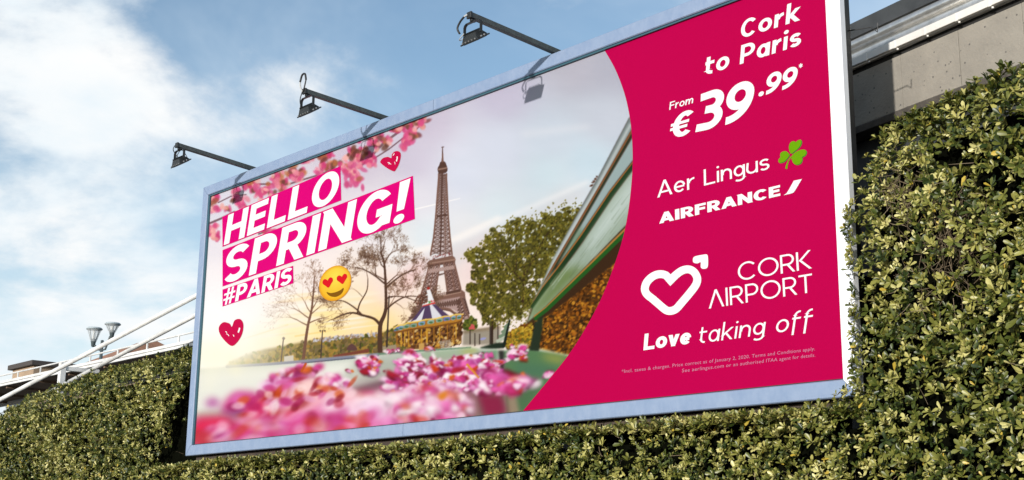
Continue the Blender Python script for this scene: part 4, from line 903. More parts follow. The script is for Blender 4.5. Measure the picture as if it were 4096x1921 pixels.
# ------------------------------------------------------------------ floodlights on arms above the frame
M_arm = mat('galvanised_arm', (0.085, 0.10, 0.095), 0.55, metal=.3, noise=(25, 0.45), bump=(80, 0.15))
M_head = mat('black_casting', (0.016, 0.017, 0.016), 0.45, bump=(90, 0.15))
M_cable = mat('black_cable', (0.014, 0.014, 0.014), 0.5)
M_conduit = mat('grey_conduit', (0.45, 0.45, 0.44), 0.5)
M_lglass = mat('floodlight_glass', (0.12, 0.13, 0.13), 0.12, spec=.8)
M_bolt = mat('bright_bolt', (0.55, 0.53, 0.5), 0.35, metal=.7)
def floodlight(x, z, rise, ln, label, kind):
    T = empty('floodlight', label, 'floodlight', 'floodlights above the billboard', (x, 0.06, z))
    th = .048
    mb = MB(); d = Vector((0, -(ln + .06), rise)); a = d.normalized()
    up = Vector((1, 0, 0)).cross(a); up = up if up.z > 0 else -up
    R_ = Matrix((Vector((1, 0, 0)), -a, up)).transposed()
    mb.box(d / 2 + Vector((0, 0, th * .6)), (th, d.length, th), R_, bev=.004); mb.build('arm', M_arm, T)
    tip = d + Vector((0, 0, th * .5))
    mb = MB(); mb.box(tip + Vector((0, -.004, .003)), (.058, .02, .058), bev=.004); mb.box(tip + Vector((0, .035, -.034)), (.03, .05, .022), bev=.003); mb.build('end_plate', M_head, T)
    # U-shaped yoke along X
    yk = tip + Vector((0, .035, -.045)); w = .105; dr = .115
    mb = MB()
    pts = [yk + Vector((-w, 0, -dr)), yk + Vector((-w, 0, -.03)), yk + Vector((-w * .93, 0, -.012)), yk + Vector((-w * .75, 0, 0)), yk + Vector((w * .75, 0, 0)), yk + Vector((w * .93, 0, -.012)), yk + Vector((w, 0, -.03)), yk + Vector((w, 0, -dr))]
    for i in range(len(pts) - 1):
        p, q = pts[i], pts[i + 1]; dd = q - p; m_ = (p + q) / 2
        ex = dd.normalized(); ey = Vector((0, 1, 0)); ez = ex.cross(ey); mb.box(m_, (dd.length + .004, .026, .007), Matrix((ex, ey, ez)).transposed())
    mb.build('yoke', M_head, T)
    # tilted head
    tl_ = math.radians(34); V_ = Vector((0, math.cos(tl_), math.sin(tl_))); Nn = Vector((0, -math.sin(tl_), math.cos(tl_)))
    Mh = Matrix((Vector((1, 0, 0)), V_, Nn)).transposed(); hc = yk + Vector((0, .01, -dr - .012))
    mb = MB()
    b0 = len(mb.v)
    # tapered housing
    lo_, hi_ = (.098, .068), (.074, .036)
    V8 = [hc + Mh @ Vector((sx * a_[0], sy * a_[1], zz)) for zz, a_ in ((-.022, lo_), (.034, hi_)) for sx, sy in ((-1, -1), (1, -1), (1, 1), (-1, 1))]
    mb.add(V8, [(3, 2, 1, 0), (4, 5, 6, 7), (0, 1, 5, 4), (1, 2, 6, 5), (2, 3, 7, 6), (3, 0, 4, 7)])
    for k in range(-3, 4): mb.box(hc + Mh @ Vector((k * .021, 0, .036)), (.006, .078, .022), Mh)
    body = mb.build('lamp_head', M_head, T)
    mb = MB(); mb.box(hc + Mh @ Vector((0, 0, -.030)), (.225, .158, .013), Mh, bev=.004); mb.build('rim', M_head, body)
    mb = MB(); mb.box(hc + Mh @ Vector((0, 0, -.0385)), (.18, .115, .003), Mh); mb.build('glass', M_lglass, body)
    mb = MB()
    for sx in (-1, 1):
        for sy in (-.8, -.3, .3, .8): mb.box(hc + Mh @ Vector((sx * .088 if abs(sy) > .5 else sx * .104, sy * .066, -.018)), (.010, .010, .012), Mh)
    for k in range(5): mb.box(hc + Mh @ Vector((-.08 + .04 * k, -.076, -.018)), (.009, .008, .012), Mh)
    mb.build('clips', M_bolt, body)['kind'] = 'stuff'
    def curve(P, r, name, m_):
        q = smooth_poly([(p[0], p[1]) for p in P], 6, closed=False); yv_ = smooth_poly([(p[2], 0) for p in P], 6, closed=False)
        mb = MB(); mb.tube([Vector((a_[0], b_[0], a_[1])) for a_, b_ in zip(q, yv_)], r, 7); mb.build(name, m_, T, smooth=True)
    t3 = lambda v: (v[0], v[2], v[1])
    top = hc + Mh @ Vector((0, 0, .05))
    if kind == 0:
        curve([t3(tip + Vector((-.02, -.02, 0))), t3(tip + Vector((-.03, -.03, -.05))), t3(tip + Vector((-.02, 0, -.10))), t3(top)], .005, 'cable', M_cable)
        curve([t3(hc + Vector((-.095, 0, -.005))), t3(hc + Vector((-.075, 0, .075))), t3(hc + Vector((0, 0, .125))), t3(hc + Vector((.08, 0, .09))), t3(hc + Vector((.115, .03, .02)))], .004, 'cable', M_cable)
    elif kind == 1:
        L_ = [tip + Vector((-.012, -.02, .0)), tip + Vector((-.05, -.02, .05)), tip + Vector((-.062, -.02, .11)), tip + Vector((-.03, -.02, .175)), tip + Vector((.02, -.02, .172)), tip + Vector((.042, -.02, .11)), tip + Vector((.02, -.02, .04)), tip + Vector((0, -.02, 0))]
        curve([t3(p) for p in L_[:3]], .008, 'conduit', M_conduit); curve([t3(p) for p in L_[2:6]], .010, 'cable', M_cable); curve([t3(p) for p in L_[5:]], .007, 'cable', M_cable)
        curve([t3(tip + Vector((0, -.03, -.01))), t3(tip + Vector((-.03, -.03, -.08))), t3(tip + Vector((-.045, -.01, -.13))), t3(hc + Vector((-.04, -.03, .02)))], .005, 'cable', M_cable)
    else:
        curve([t3(tip + Vector((-.01, -.02, .005))), t3(tip + Vector((-.05, -.02, 0)))], .009, 'conduit', M_conduit)
        curve([t3(tip + Vector((-.045, -.02, .001))), t3(tip + Vector((-.10, -.02, -.03))), t3(tip + Vector((-.135, -.02, -.08))), t3(tip + Vector((-.115, -.01, -.13)))], .009, 'cable', M_cable)
        curve([t3(hc + Vector((-.105, 0, .03))), t3(hc + Vector((-.135, -.02, .0))), t3(hc + Vector((-.10, -.07, -.02))), t3(hc + Vector((-.03, -.08, .01)))], .004, 'cable', M_conduit)
floodlight(0.9186, 5.8475, .078, .95, 'black floodlight on the arm nearest the left corner of the billboard', 0)
floodlight(3.4795, 5.8475, .050, .948, 'black floodlight on the middle arm with a cable loop standing above it', 1)
floodlight(6.006, 5.8475, .056, .984, 'black floodlight on the rightmost arm with conduit curling off its end', 2)


# ------------------------------------------------------------------ hedge: core coloured near black as inner shade, thousands of leaf rosettes
hedge = empty('hedge', 'clipped dense evergreen hedge growing below and on both sides of the billboard', 'hedge', loc=(4, .3, 0))
hedge_inv = Vector((4, .3, 0))
def topz(X): return np.where(X < -.30, np.interp(X, [-9.5, -8, -6, -5, -3.8, -2, -.3], [3.20, 3.30, 3.53, 3.70, 3.80, 3.86, 3.90]), np.where(X < 9.0, np.interp(X, [-.3, .5, 9], [2.48, 2.515, 2.545]), np.interp(X, [9.0, 9.12, 9.3, 9.5, 10.3, 13.5], [4.12, 4.24, 4.36, 4.43, 4.47, 4.75])))
def fronty(X): return np.where(X < -.30, .02, np.where(X < 9.0, -.20, np.interp(X, [9.0, 9.3, 10.3, 13.5], [-.06, -.16, -.32, -1.05])))
def wob(X, Z): return .035 * np.sin(X * 3.1 + 1.7 * np.sin(Z * 2.3)) + .03 * np.sin(Z * 5.2 + X * 2.2) + .02 * np.sin(X * 9.7 + Z * 7.1)
# core boxes in place of branches, near black to stand for inner shade
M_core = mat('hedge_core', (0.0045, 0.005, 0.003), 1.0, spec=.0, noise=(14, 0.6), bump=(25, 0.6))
mb = MB()
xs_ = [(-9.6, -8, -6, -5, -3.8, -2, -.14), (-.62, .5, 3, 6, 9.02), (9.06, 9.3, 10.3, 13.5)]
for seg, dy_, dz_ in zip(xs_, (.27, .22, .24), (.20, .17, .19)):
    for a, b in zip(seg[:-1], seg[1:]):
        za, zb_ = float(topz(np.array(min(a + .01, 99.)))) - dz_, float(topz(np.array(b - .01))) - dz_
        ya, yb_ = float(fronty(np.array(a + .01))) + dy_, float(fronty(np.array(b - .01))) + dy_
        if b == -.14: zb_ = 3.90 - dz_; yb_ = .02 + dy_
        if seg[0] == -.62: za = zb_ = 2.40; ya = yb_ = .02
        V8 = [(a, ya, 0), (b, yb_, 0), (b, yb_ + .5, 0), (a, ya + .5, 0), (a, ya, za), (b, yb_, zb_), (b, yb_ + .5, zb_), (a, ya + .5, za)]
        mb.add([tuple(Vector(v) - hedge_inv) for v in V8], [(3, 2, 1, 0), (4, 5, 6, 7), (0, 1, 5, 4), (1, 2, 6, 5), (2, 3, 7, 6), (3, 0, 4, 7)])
mb.box(Vector((4.4, .62, 1.75)) - hedge_inv, (9.3, .5, 3.5))  # dark backing added behind the board to keep the gap below it black
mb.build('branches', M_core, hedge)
# leaf material
M_leaf = bpy.data.materials.new('hedge_leaf'); M_leaf.use_nodes = True
lt_ = M_leaf.node_tree; lb = lt_.nodes['Principled BSDF']
gn = lt_.nodes.new('ShaderNodeNewGeometry'); cr = lt_.nodes.new('ShaderNodeValToRGB')
lat = lt_.nodes.new('ShaderNodeAttribute'); lat.attribute_name = 'tone'
lt_.links.new(lat.outputs['Fac'], cr.inputs[0])
e_ = cr.color_ramp.elements; e_[0].position = 0; e_[0].color = (.022, .038, .006, 1); e_[1].position = .97; e_[1].color = (.58, .53, .21, 1)
for p_, c_ in ((.28, (.078, .097, .015, 1)), (.55, (.19, .19, .037, 1)), (.80, (.39, .36, .10, 1)), (.985, (.50, .36, .05, 1))):
    e = e_.new(p_); e.color = c_
lt_.links.new(cr.outputs[0], lb.inputs['Base Color'])
lb.inputs['Roughness'].default_value = .40; lb.inputs['Specular IOR Level'].default_value = .5
lb.inputs['Subsurface Weight'].default_value = 0
tr = lt_.nodes.new('ShaderNodeBsdfTranslucent'); lt_.links.new(cr.outputs[0], tr.inputs[0])
ms = lt_.nodes.new('ShaderNodeMixShader'); ms.inputs[0].default_value = .10
out_ = [n for n in lt_.nodes if n.type == 'OUTPUT_MATERIAL'][0]
lt_.links.new(lb.outputs[0], ms.inputs[1]); lt_.links.new(tr.outputs[0], ms.inputs[2]); lt_.links.new(ms.outputs[0], out_.inputs[0])
# one leaf: 9 points, obovate, folded along the midrib, curling back at the tip (unit length along +x, normal +z)
LV = np.array([(0, 0, 0), (.38, .125, .05), (.38, 0, 0), (.38, -.125, .05), (.76, .19, .05), (.80, 0, -.02), (.76, -.19, .05), (.98, .075, -.04), (.98, -.075, -.04)], float)
LF = np.array([(0, 2, 1), (0, 3, 2), (1, 2, 5), (1, 5, 4), (2, 3, 6), (2, 6, 5), (4, 5, 7), (5, 8, 7), (5, 6, 8)])
hr = np.random.default_rng(5)
P_, N_ = [], []
def patch(x0, x1, z0, dens, cond=None, dl=(-.20, .035)):
    n = int((x1 - x0) * 3.2 * dens)
    X = hr.uniform(x0, x1, n); Z = hr.uniform(z0, z0 + 3.2, n); t = topz(X); k = Z < t
    if cond is not None: k &= cond(X, Z)
    X, Z, t = X[k], Z[k], t[k]
    dep = hr.uniform(0, 1, len(X)) ** .6
    rim = np.clip(1 - (t - Z) / .22, 0, 1)                     # rounded shoulder
    Y = fronty(X) - wob(X, Z) - (dl[1] - (dl[1] - dl[0]) * (1 - dep)) + rim ** 2 * np.where((X > -.3) & (X < 9.0), .05, .16)
    P_.append(np.c_[X, Y, Z]); N_.append(np.c_[np.zeros(len(X)), -1 + .55 * rim, .12 + rim * .9])
def crest(x0, x1, dens, depth=.55):
    n = int((x1 - x0) * depth * dens); X = hr.uniform(x0, x1, n); q = hr.uniform(0, depth, n)
    Y = fronty(X) + .08 + q; Z = topz(X) + hr.normal(0, .03, n) - .02 + .03 * np.sin(X * 7)
    P_.append(np.c_[X, Y, Z]); N_.append(np.c_[np.zeros(n), np.full(n, -.25), np.ones(n)])
gapL = lambda X, Z: (X < np.interp(Z, [2.4, 2.7, 3.2, 3.6, 3.95], [-.92, -.92, -.72, -.46, -.28])) | ((X > -.3) & False)
patch(-8.5, -.16, 1.75, 620, gapL); crest(-9.5, -.25, 480)
patch(-.75, 9.05, 1.7, 640, lambda X, Z: Z < 2.5); 
sel_x = lambda X, Z: (X > np.interp(Z, [1.3, 3.2, 3.7, 4.05, 4.3], [8.98, 8.98, 8.985, 8.995, 9.05]))
patch(8.97, 12.0, 1.6, 600, sel_x); crest(9.02, 13, 520)
# leafy lip of the low middle part and stray shoots over the frame's lower edge
n = 2300; X = hr.uniform(-.6, 9.0, n); P_.append(np.c_[X, hr.uniform(-.24, -.06, n), topz(np.maximum(X, -.29)) + hr.normal(-.05, .016, n)]); N_.append(np.c_[np.zeros(n), np.full(n, -.7), np.full(n, .8)])
n = 24; X = np.r_[hr.uniform(8.84, 8.97, 14), hr.uniform(6.5, 8.8, 10)]; Zs = np.r_[hr.uniform(2.5, 2.64, 14), hr.uniform(2.50, 2.56, 10)]; P_.append(np.c_[X, hr.uniform(-.16, -.10, n), Zs]); N_.append(np.c_[np.full(n, -.3), np.full(n, -.6), np.full(n, .8)])
n = 60; Zs = hr.uniform(2.6, 4.0, n); P_.append(np.c_[hr.uniform(8.955, 9.0, n), hr.uniform(-.11, -.05, n), Zs]); N_.append(np.c_[np.full(n, -.5), np.full(n, -.8), np.full(n, .2)])
n = 9; Zs = hr.uniform(3.0, 3.9, n); P_.append(np.c_[hr.uniform(-.40, -.14, n), hr.uniform(.02, .12, n), Zs]); N_.append(np.c_[np.full(n, .2), np.full(n, -.9), np.full(n, .2)])
# sparser leaves low down, below what the street sees first
n = 2600; X = hr.uniform(-9, 13, n); P_.append(np.c_[X, fronty(X) - .02, hr.uniform(.1, 1.6, n)]); N_.append(np.c_[np.zeros(n), np.full(n, -1.), np.full(n, .1)])
RP, RN = np.vstack(P_), np.vstack(N_)
# thin patches where the near-black core shows
thin = np.sin(RP[:, 0] * 2.3 + 1.1 * np.sin(RP[:, 2] * 3.3)) * np.sin(RP[:, 2] * 4.1 + 1.3 * np.cos(RP[:, 0] * 1.9)) + .5 * np.sin(RP[:, 0] * 7.3 + RP[:, 2] * 5.9)
keep = hr.random(len(RP)) > np.clip((thin - .55) * .8, 0, .55)
RP, RN = RP[keep], RN[keep]
dry = np.exp(-(((RP[:, 0] - 9.78) / .16) ** 2 + ((RP[:, 2] - 3.45) / .22) ** 2)) + np.exp(-(((RP[:, 0] - 9.42) / .10) ** 2 + ((RP[:, 2] - 3.85) / .12) ** 2))
keep = hr.random(len(RP)) > dry * .8; RP, RN = RP[keep], RN[keep]
def nrm(a): return a / (np.linalg.norm(a, axis=1, keepdims=True) + 1e-9)
ax = nrm(nrm(RN) + hr.normal(0, .42, RN.shape) + np.array((0, 0, .28)))
nl = hr.integers(6, 10, len(RP)); rid = np.repeat(np.arange(len(RP)), nl)
kidx = np.arange(len(rid)) - np.repeat(np.cumsum(nl) - nl, nl)
ref = np.where(np.abs(ax[:, 2:3]) < .8, np.array([[0, 0, 1.]]), np.array([[1., 0, 0]])); e1 = nrm(np.cross(ref, ax)); e2 = np.cross(ax, e1)
ph = hr.uniform(0, 6.28, len(RP))[rid] + kidx * 2.39996 + hr.normal(0, .2, len(rid))
opn = np.radians(np.clip(28 + 38 * (kidx / nl[rid]) ** .7 + hr.normal(0, 13, len(rid)), 8, 88))
rad_ = e1[rid] * np.cos(ph)[:, None] + e2[rid] * np.sin(ph)[:, None]
dl_ = nrm(ax[rid] * np.cos(opn)[:, None] + rad_ * np.sin(opn)[:, None])            # leaf direction
nl_ = nrm(ax[rid] * np.sin(opn)[:, None] - rad_ * np.cos(opn)[:, None] + hr.normal(0, .18, (len(rid), 3)))   # upper side
sl_ = nrm(np.cross(nl_, dl_)); nl_ = np.cross(dl_, sl_)
Ls = np.clip(hr.normal(.047, .012, len(rid)), .024, .085) * np.clip(.75 + .35 * kidx / nl[rid], 0, 1.2) * np.clip(hr.normal(1, .13, len(RP)), .7, 1.4)[rid]
Ls = Ls * np.interp(RP[:, 0], [-9, 4, 9, 10.5], [1.0, .95, .98, 1.15])[rid]
tone = np.clip(hr.normal(.50, .27, len(RP))[rid] + hr.normal(0, .14, len(rid)) - .10 * kidx / nl[rid] + .10 * np.sin(RP[rid, 0] * 1.7 + RP[rid, 2] * 2.9), 0, .95)
tone = np.where(hr.random(len(rid)) < .012, 1.0, tone)
origin = RP[rid] + ax[rid] * (.012 * (1 - kidx / nl[rid]))[:, None]
# the 300 leaves that show largest (nearest the street corner on the right) are single parts
front = (RP[rid, 0] > 9.35) & (RP[rid, 0] < 10.25) & (RP[rid, 2] > 2.2) & (RP[rid, 2] < 4.2) & (RP[rid, 1] < fronty(RP[rid, 0]) - .035)
score = np.where(front, Ls, 0) * np.abs(nl_ @ np.array([-.46, .86, .2]) * -1)
big = np.argsort(-score)[:300]
mask = np.ones(len(rid), bool); mask[big] = False
B3 = np.stack([dl_, sl_, nl_], 2)                                            # columns
def leaf_verts(sel): return origin[sel][:, None] + np.einsum('nij,kj->nki', B3[sel] * Ls[sel][:, None, None], LV)
sel = np.nonzero(mask)[0]
V = leaf_verts(sel).reshape(-1, 3) - np.array(hedge_inv)
F = (np.arange(len(sel))[:, None, None] * 9 + LF[None]).reshape(-1, 3)
fol = fast_mesh('foliage', V, F, M_leaf, hedge); fol['kind'] = 'stuff'
fa = fol.data.attributes.new('tone', 'FLOAT', 'POINT'); fa.data.foreach_set('value', np.repeat(tone[sel], 9).astype(np.float32))
fol.data.polygons.foreach_set('use_smooth', np.ones(len(F), bool))
tones = [.15, .3, .42, .55, .7, .9, 1.0]; lm = []
for tv in tones:
    me = bpy.data.meshes.new('leaf'); me.from_pydata([tuple(v) for v in LV], [], [tuple(f) for f in LF.tolist()]); me.materials.append(M_leaf)
    a_ = me.attributes.new('tone', 'FLOAT', 'POINT'); a_.data.foreach_set('value', np.full(9, tv, np.float32)); me.polygons.foreach_set('use_smooth', [True] * 9); lm.append(me)
for i in big:
    o = bpy.data.objects.new('leaf', lm[int(np.argmin([abs(tv - tone[i]) for tv in tones]))]); M4 = Matrix.Identity(4)
    for r_ in range(3):
        for c_ in range(3): M4[r_][c_] = B3[i][r_, c_] * Ls[i]
        M4[r_][3] = origin[i][r_] - hedge_inv[r_]
    COL.objects.link(o); o.parent = hedge; o.matrix_local = M4
# bare twigs in the thin places
M_twig = mat('dry_twig', (0.17, 0.125, 0.075), .8)
mb = MB()
for k in range(620):
    if k < 380: x = hr.normal(9.78, .15); z = hr.normal(3.45, .2)
    elif k < 480: x = hr.normal(9.42, .09); z = hr.normal(3.85, .11)
    else: x = hr.uniform(-6, 10.3); z = hr.uniform(1.9, float(topz(np.array(x))) - .1)
    y = float(fronty(np.array(x))) + hr.uniform(-.02, .10); d = Vector((hr.normal(0, .6), hr.normal(-.25, .3), hr.normal(.4, .7))).normalized() * hr.uniform(.05, .16)
    p = Vector((x, y, z)) - hedge_inv; mb.tube([p, p + d * .5 + Vector((hr.normal(0, .006), 0, hr.normal(0, .006))), p + d], [.0022, .0018, .001], 3, cap=False)
tw = mb.build('twigs', M_twig, hedge); tw['kind'] = 'stuff'


# ------------------------------------------------------------------ concrete parapet with metal cornice behind, on the right
ang = math.radians(13.3); EX = Vector((math.cos(ang), -math.sin(ang), 0)); EN = Vector((-math.sin(ang), -math.cos(ang), 0)); EZ = Vector((0, 0, 1)); W0 = Vector((8.2, 1.21, 0))
par = empty('parapet_wall', 'grey rendered concrete parapet under a curved metal cornice behind the billboard', 'wall', loc=W0)
M_conc = mat('rendered_concrete', (0.315, 0.285, 0.24), .9, spec=.2, noise=(3.2, .75, (0.225, 0.205, 0.175)), bump=(38, .35))
nt_ = M_conc.node_tree
cb = nt_.nodes['Principled BSDF']; src_ = cb.inputs['Base Color'].links[0].from_socket
tcn = nt_.nodes.new('ShaderNodeTexCoord'); vo = nt_.nodes.new('ShaderNodeTexVoronoi'); vo.inputs['Scale'].default_value = 17; nt_.links.new(tcn.outputs['Object'], vo.inputs['Vector'])
vr = nt_.nodes.new('ShaderNodeMapRange'); nt_.links.new(vo.outputs['Distance'], vr.inputs[0]); vr.inputs[1].default_value = .10; vr.inputs[2].default_value = .16
vm = nt_.nodes.new('ShaderNodeMix'); vm.data_type = 'RGBA'; nt_.links.new(vr.outputs[0], vm.inputs[0]); vm.inputs[6].default_value = (.12, .11, .10, 1); nt_.links.new(src_, vm.inputs[7]); nt_.links.new(vm.outputs[2], cb.inputs['Base Color'])
M_white = mat('white_flashing', (0.74, 0.71, 0.66), .55, noise=(7, .6, (0.58, 0.55, 0.50)), bump=(40, .1), streak=(1, 1, .3))
M_zinc = mat('zinc_sheet', (0.72, 0.70, 0.66), .30, metal=.8, noise=(10, .6, (0.33, 0.33, 0.31)), bump=(30, .12))
M_beam = mat('dark_fascia', (0.05, 0.053, 0.055), .55, noise=(6, .4))
M_gap = mat('shadow_gap', (0.02, 0.019, 0.018), .9)  # near-black colour carries the shade of the gap under the flashing
M_led = mat('weathered_ledge', (0.10, 0.085, 0.07), .9, noise=(12, .5), bump=(30, .4))
def ext_prof(name, prof, s0, s1, m, smooth=False, parent=par):
    mb = MB(); mb.prism(prof, EN, EZ, EX * s0, EX * (s1 - s0)); o = mb.build(name, m, parent)
    return o
S0, S1 = -6.0, 5.2
# panels
pw = .58; s = .505 - pw * 12
prs = random.Random(3)
while s < S1:
    e_o = prs.uniform(-.0025, .0025)
    mb = MB(); a = EX * (s + pw / 2) + EN * (-.10 + e_o) + EZ * 5.175
    mb.box(a, (pw - .004, .08, .44), Matrix((EX, EN, EZ)).transposed(), bev=.003); mb.build('concrete_panel', M_conc, par); s += pw
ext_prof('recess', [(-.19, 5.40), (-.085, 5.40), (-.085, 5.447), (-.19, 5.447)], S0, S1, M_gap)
ext_prof('ledge', [(-.20, 4.88), (-.045, 4.89), (-.040, 4.94), (-.055, 4.952), (-.20, 4.952)], S0, S1, M_led)
ext_prof('lower_wall', [(-.60, 0), (-.21, 0), (-.21, 4.87), (-.60, 4.87)], S0, S1, M_beam)
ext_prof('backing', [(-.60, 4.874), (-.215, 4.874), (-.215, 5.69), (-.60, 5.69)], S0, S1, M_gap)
sl = .31; s = -6.0
while s < S1:
    mb = MB(); mb.box(EX * (s + sl / 2) + EN * -.016 + EZ * 5.474, (sl - .006, .030, .062), Matrix((EX, EN, EZ)).transposed(), bev=.004); mb.build('flashing_strip', M_white, par)
    mb = MB(); mb.box(EX * (s + sl) + EN * -.012 + EZ * 5.470, (.022, .034, .066), Matrix((EX, EN, EZ)).transposed(), bev=.004); mb.tube([EX * (s + sl + .012) + EN * -.02 + EZ * 5.436, EX * (s + sl + .012) + EN * -.02 + EZ * 5.424], .009, 8); mb.build('joint_cover', M_white, par)
    s += sl
prof = [(-.032, 5.508)] + [(-.02 + .14 * math.cos(math.radians(a_)), 5.625 + .115 * math.sin(math.radians(a_))) for a_ in np.linspace(262, 182, 12)]
prof += [(-.158, 5.64)] + [(-.158 + .052 * math.cos(math.radians(a_)), 5.692 + .050 * math.sin(math.radians(a_))) for a_ in np.linspace(-88, 88, 12)] + [(-.158, 5.745)]
back = [(-.21, 5.745), (-.21, 5.45), (-.034, 5.45)]
mb = MB(); mb.prism(prof + back, EN, EZ, EX * S0, EX * (S1 - S0)); cor = mb.build('cornice', M_zinc, par)
for p in cor.data.polygons: p.use_smooth = len(p.vertices) == 4
ext_prof('top_fascia', [(-.30, 5.749), (-.125, 5.749), (-.115, 5.875), (-.30, 5.875)], S0, S1, M_beam)


# ------------------------------------------------------------------ footbridge, street lamp and houses far left
M_bw = mat('white_painted_steel', (0.78, 0.77, 0.74), .5, noise=(2, .35))
M_sof = mat('timber_soffit', (0.20, 0.13, 0.085), .8, noise=(1.2, .5), streak=(.3, 3, 1))
br = empty('footbridge', 'white steel footbridge with handrail and slanting stay tubes beyond the hedge', 'bridge', loc=(-24, 9.8, 0))
O = Vector((-24, 9.8, 0))
def bbox_(name, c, size, m, bev=0.0, parent=br):
    mb = MB(); mb.box(Vector(c) - O, size, bev=bev); return mb.build(name, m, parent)
XA, XZ = -60, -4
bbox_('deck', ((XA + XZ) / 2, 9.9, 6.70), (XZ - XA, 1.9, .13), M_sof)
bbox_('edge_beam', ((XA + XZ) / 2, 8.87, 6.765), (XZ - XA, .10, .085), M_bw, .01); bbox_('edge_beam', ((XA + XZ) / 2, 8.86, 6.672), (XZ - XA, .08, .075), M_bw, .01)
bbox_('back_beam', ((XA + XZ) / 2, 10.92, 6.62), (XZ - XA, .12, .24), mat('grey_steel', (.42, .43, .43), .6), .01)
for x in np.arange(-58, -5, 2.4): bbox_('soffit_rib', (x, 9.9, 6.60), (.10, 1.9, .07), M_sof)
mb = MB(); mb.tube([Vector((XA, 8.87, 7.0)) - O, Vector((XZ, 8.87, 7.0)) - O], .026, 8); mb.build('handrail', M_bw, br)
for x in np.arange(-58.4, -5, 1.78):
    mb = MB(); mb.box(Vector((x, 8.87, 6.892)) - O, (.055, .03, .17)); mb.build('rail_post', M_bw, br)
def tube(name, a, b, r, m): mb = MB(); mb.tube([Vector(a) - O, Vector(b) - O], r, 12); return mb.build(name, m, br, smooth=True)
dA = Vector((-13.84 + 24.425, 7.354 - 6.966, 7.374 - 5.662)); pA = Vector((-24.425, 6.966, 5.662))
tube('stay_tube', pA - dA * 3.25, pA + dA * 1.75, .062, M_bw)
dB = Vector((-13.945 + 18.164, 7.402 - 7.52, 6.91 - 6.367)); pB = Vector((-18.164, 7.52, 6.367))
tube('stay_tube', pB - dB * 1.2, pB + dB * 2.6, .055, M_bw)
tube('mast', (-5.9, 7.6, 0), (-5.9, 7.6, 8.9), .16, M_bw)
bbox_('anchor_post', (-22.11, 7.76, 3.3), (.17, .17, 6.6), M_bw, .015); bbox_('anchor_arm', (-22.11, 8.35, 6.45), (.12, 1.0, .12), M_bw, .01)
for x in (-52, -36, -12): bbox_('pier', (x, 9.9, 3.3), (.5, .9, 6.6), mat('pier_concrete', (.34, .33, .31), .9, noise=(2, .3)), .03)
# street lamp with two lanterns
sl_ = empty('street_lamp', 'street lamp with two glass lanterns on arms behind the footbridge', 'street lamp', loc=(-29.76, 12.37, 0)); O2 = Vector((-29.76, 12.37, 0))
M_post = mat('lamp_post_paint', (0.07, 0.09, 0.095), .5); M_cap = mat('lamp_cap', (0.36, 0.41, 0.43), .45); M_bulb = mat('lamp_diffuser', (.75, .74, .70), .5)
M_gl = bpy.data.materials.new('lantern_glass'); M_gl.use_nodes = True; gt = M_gl.node_tree; gb = gt.nodes['Principled BSDF']; gb.inputs['Base Color'].default_value = (.7, .74, .76, 1); gb.inputs['Roughness'].default_value = .15
gtr = gt.nodes.new('ShaderNodeBsdfTransparent'); gmx = gt.nodes.new('ShaderNodeMixShader'); gmx.inputs[0].default_value = .35; gt.links.new(gtr.outputs[0], gmx.inputs[1]); gt.links.new(gb.outputs[0], gmx.inputs[2]); gt.links.new(gmx.outputs[0], [n for n in gt.nodes if n.type == 'OUTPUT_MATERIAL'][0].inputs[0])
mb = MB(); mb.lathe([(.16, 0), (.16, .5), (.09, .6), (.07, 4), (.055, 8.6), (.0, 8.62)], (0, 0, 0), 14); mb.build('post', M_post, sl_, smooth=True)
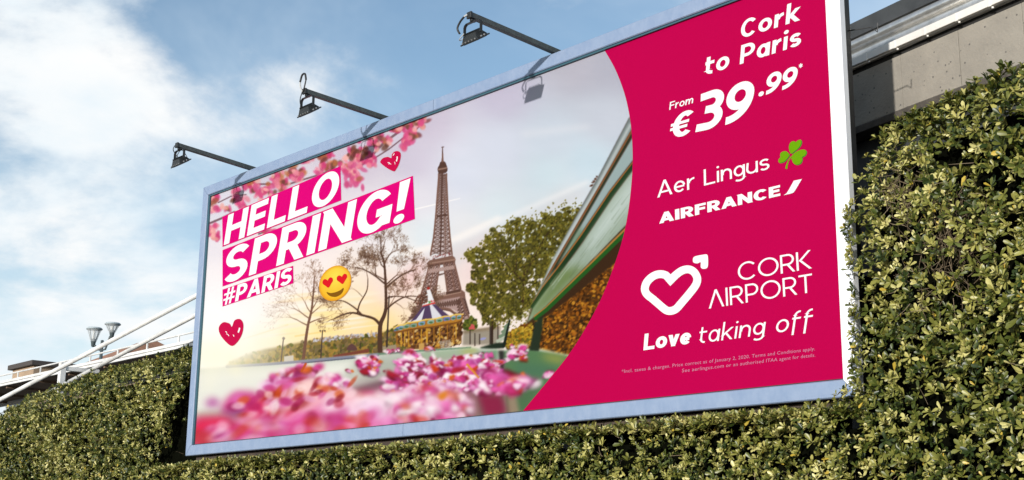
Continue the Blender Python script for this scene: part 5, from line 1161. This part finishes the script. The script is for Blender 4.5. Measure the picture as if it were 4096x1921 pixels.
for (c, zb_, h_) in ((Vector((-29.97, 12.14, 0)) - O2, 8.36, .70), (Vector((-29.44, 12.56, 0)) - O2, 8.66, .56)):
    r_ = .27
    mb = MB(); P = [Vector((0, 0, 8.25)), Vector((c.x * .4, c.y * .4, 8.28)), Vector((c.x * .8, c.y * .8, zb_ + .06)), Vector((c.x, c.y, zb_ + .12))]; mb.tube(P, .035, 8); mb.build('arm', M_post, sl_, smooth=True)
    mb = MB(); mb.lathe([(.02, zb_), (.06, zb_ + .02), (.10, zb_ + .26), (.105, zb_ + .28), (.0, zb_ + .281)], (c.x, c.y, 0), 18); base_ = mb.build('lantern', M_post, sl_, smooth=True)
    mb = MB(); mb.lathe([(.107, zb_ + .20), (r_ * .93, zb_ + h_ - .08)], (c.x, c.y, 0), 24); mb.build('glass', M_gl, base_, smooth=True)
    mb = MB(); mb.lathe([(.0, zb_ + h_ - .085), (r_ * 1.0, zb_ + h_ - .08), (r_ * 1.06, zb_ + h_ - .05), (r_ * .9, zb_ + h_ - .01), (.0, zb_ + h_)], (c.x, c.y, 0), 24); mb.build('cap', M_cap, base_, smooth=True)
    mb = MB(); mb.lathe([(.0, zb_ + .282), (.05, zb_ + .283), (.06, zb_ + .36), (.04, zb_ + h_ - .12), (.0, zb_ + h_ - .11)], (c.x, c.y, 0), 14); mb.build('bulb', M_bulb, base_, smooth=True)
    mb = MB()
    for k in range(4):
        a = k * math.pi / 2 + .5; mb.tube([Vector((c.x + .105 * math.cos(a), c.y + .105 * math.sin(a), zb_ + .22)), Vector((c.x + r_ * .95 * math.cos(a), c.y + r_ * .95 * math.sin(a), zb_ + h_ - .07))], .010, 5)
    mb.build('lantern_rib', M_post, base_)
# houses
M_hw = mat('ochre_render', (0.42, 0.30, 0.20), .9, noise=(.6, .3)); M_hr = mat('dark_roof_edge', (0.06, 0.05, 0.045), .8); M_ter = mat('terracotta_tiles', (0.40, 0.20, 0.12), .85, noise=(2, .4)); M_win = mat('window_glass', (.05, .06, .07), .15)
def house(x, y, w, d, h, label, roof):
    T = empty('house', label, 'house', loc=(x, y, 0))
    mb = MB(); mb.box((0, 0, h / 2), (w, d, h)); mb.build('wall', M_hw, T)
    if roof == 'flat':
        mb = MB(); mb.box((0, 0, h + .16), (w + .5, d + .5, .30), bev=.03); mb.build('roof', M_hr, T)
    else:
        e = .4; V = [(-w / 2 - e, -d / 2 - e, h), (w / 2 + e, -d / 2 - e, h), (w / 2 + e, d / 2 + e, h), (-w / 2 - e, d / 2 + e, h), (-w / 4, 0, h + 1.5), (w / 4, 0, h + 1.5)]
        mesh('roof', V, [(0, 1, 5, 4), (1, 2, 5), (2, 3, 4, 5), (3, 0, 4), (3, 2, 1, 0)], M_ter, T)
    for k in range(3):
        for zz in (h - 1.8, h - 4.8):
            mb = MB(); mb.box((-w / 3 + k * w / 3, -d / 2 - .02, zz), (1.0, .08, 1.5), bev=.02); mb.build('window', M_win, T)
house(-64.6, 25.9, 3.2, 5, 11.95, 'ochre house with a dark flat roof edge at far left beyond the footbridge', 'flat')
house(-63.2, 30.5, 4.5, 5, 12.75, 'house with a terracotta hipped roof peeping over the footbridge', 'hip')
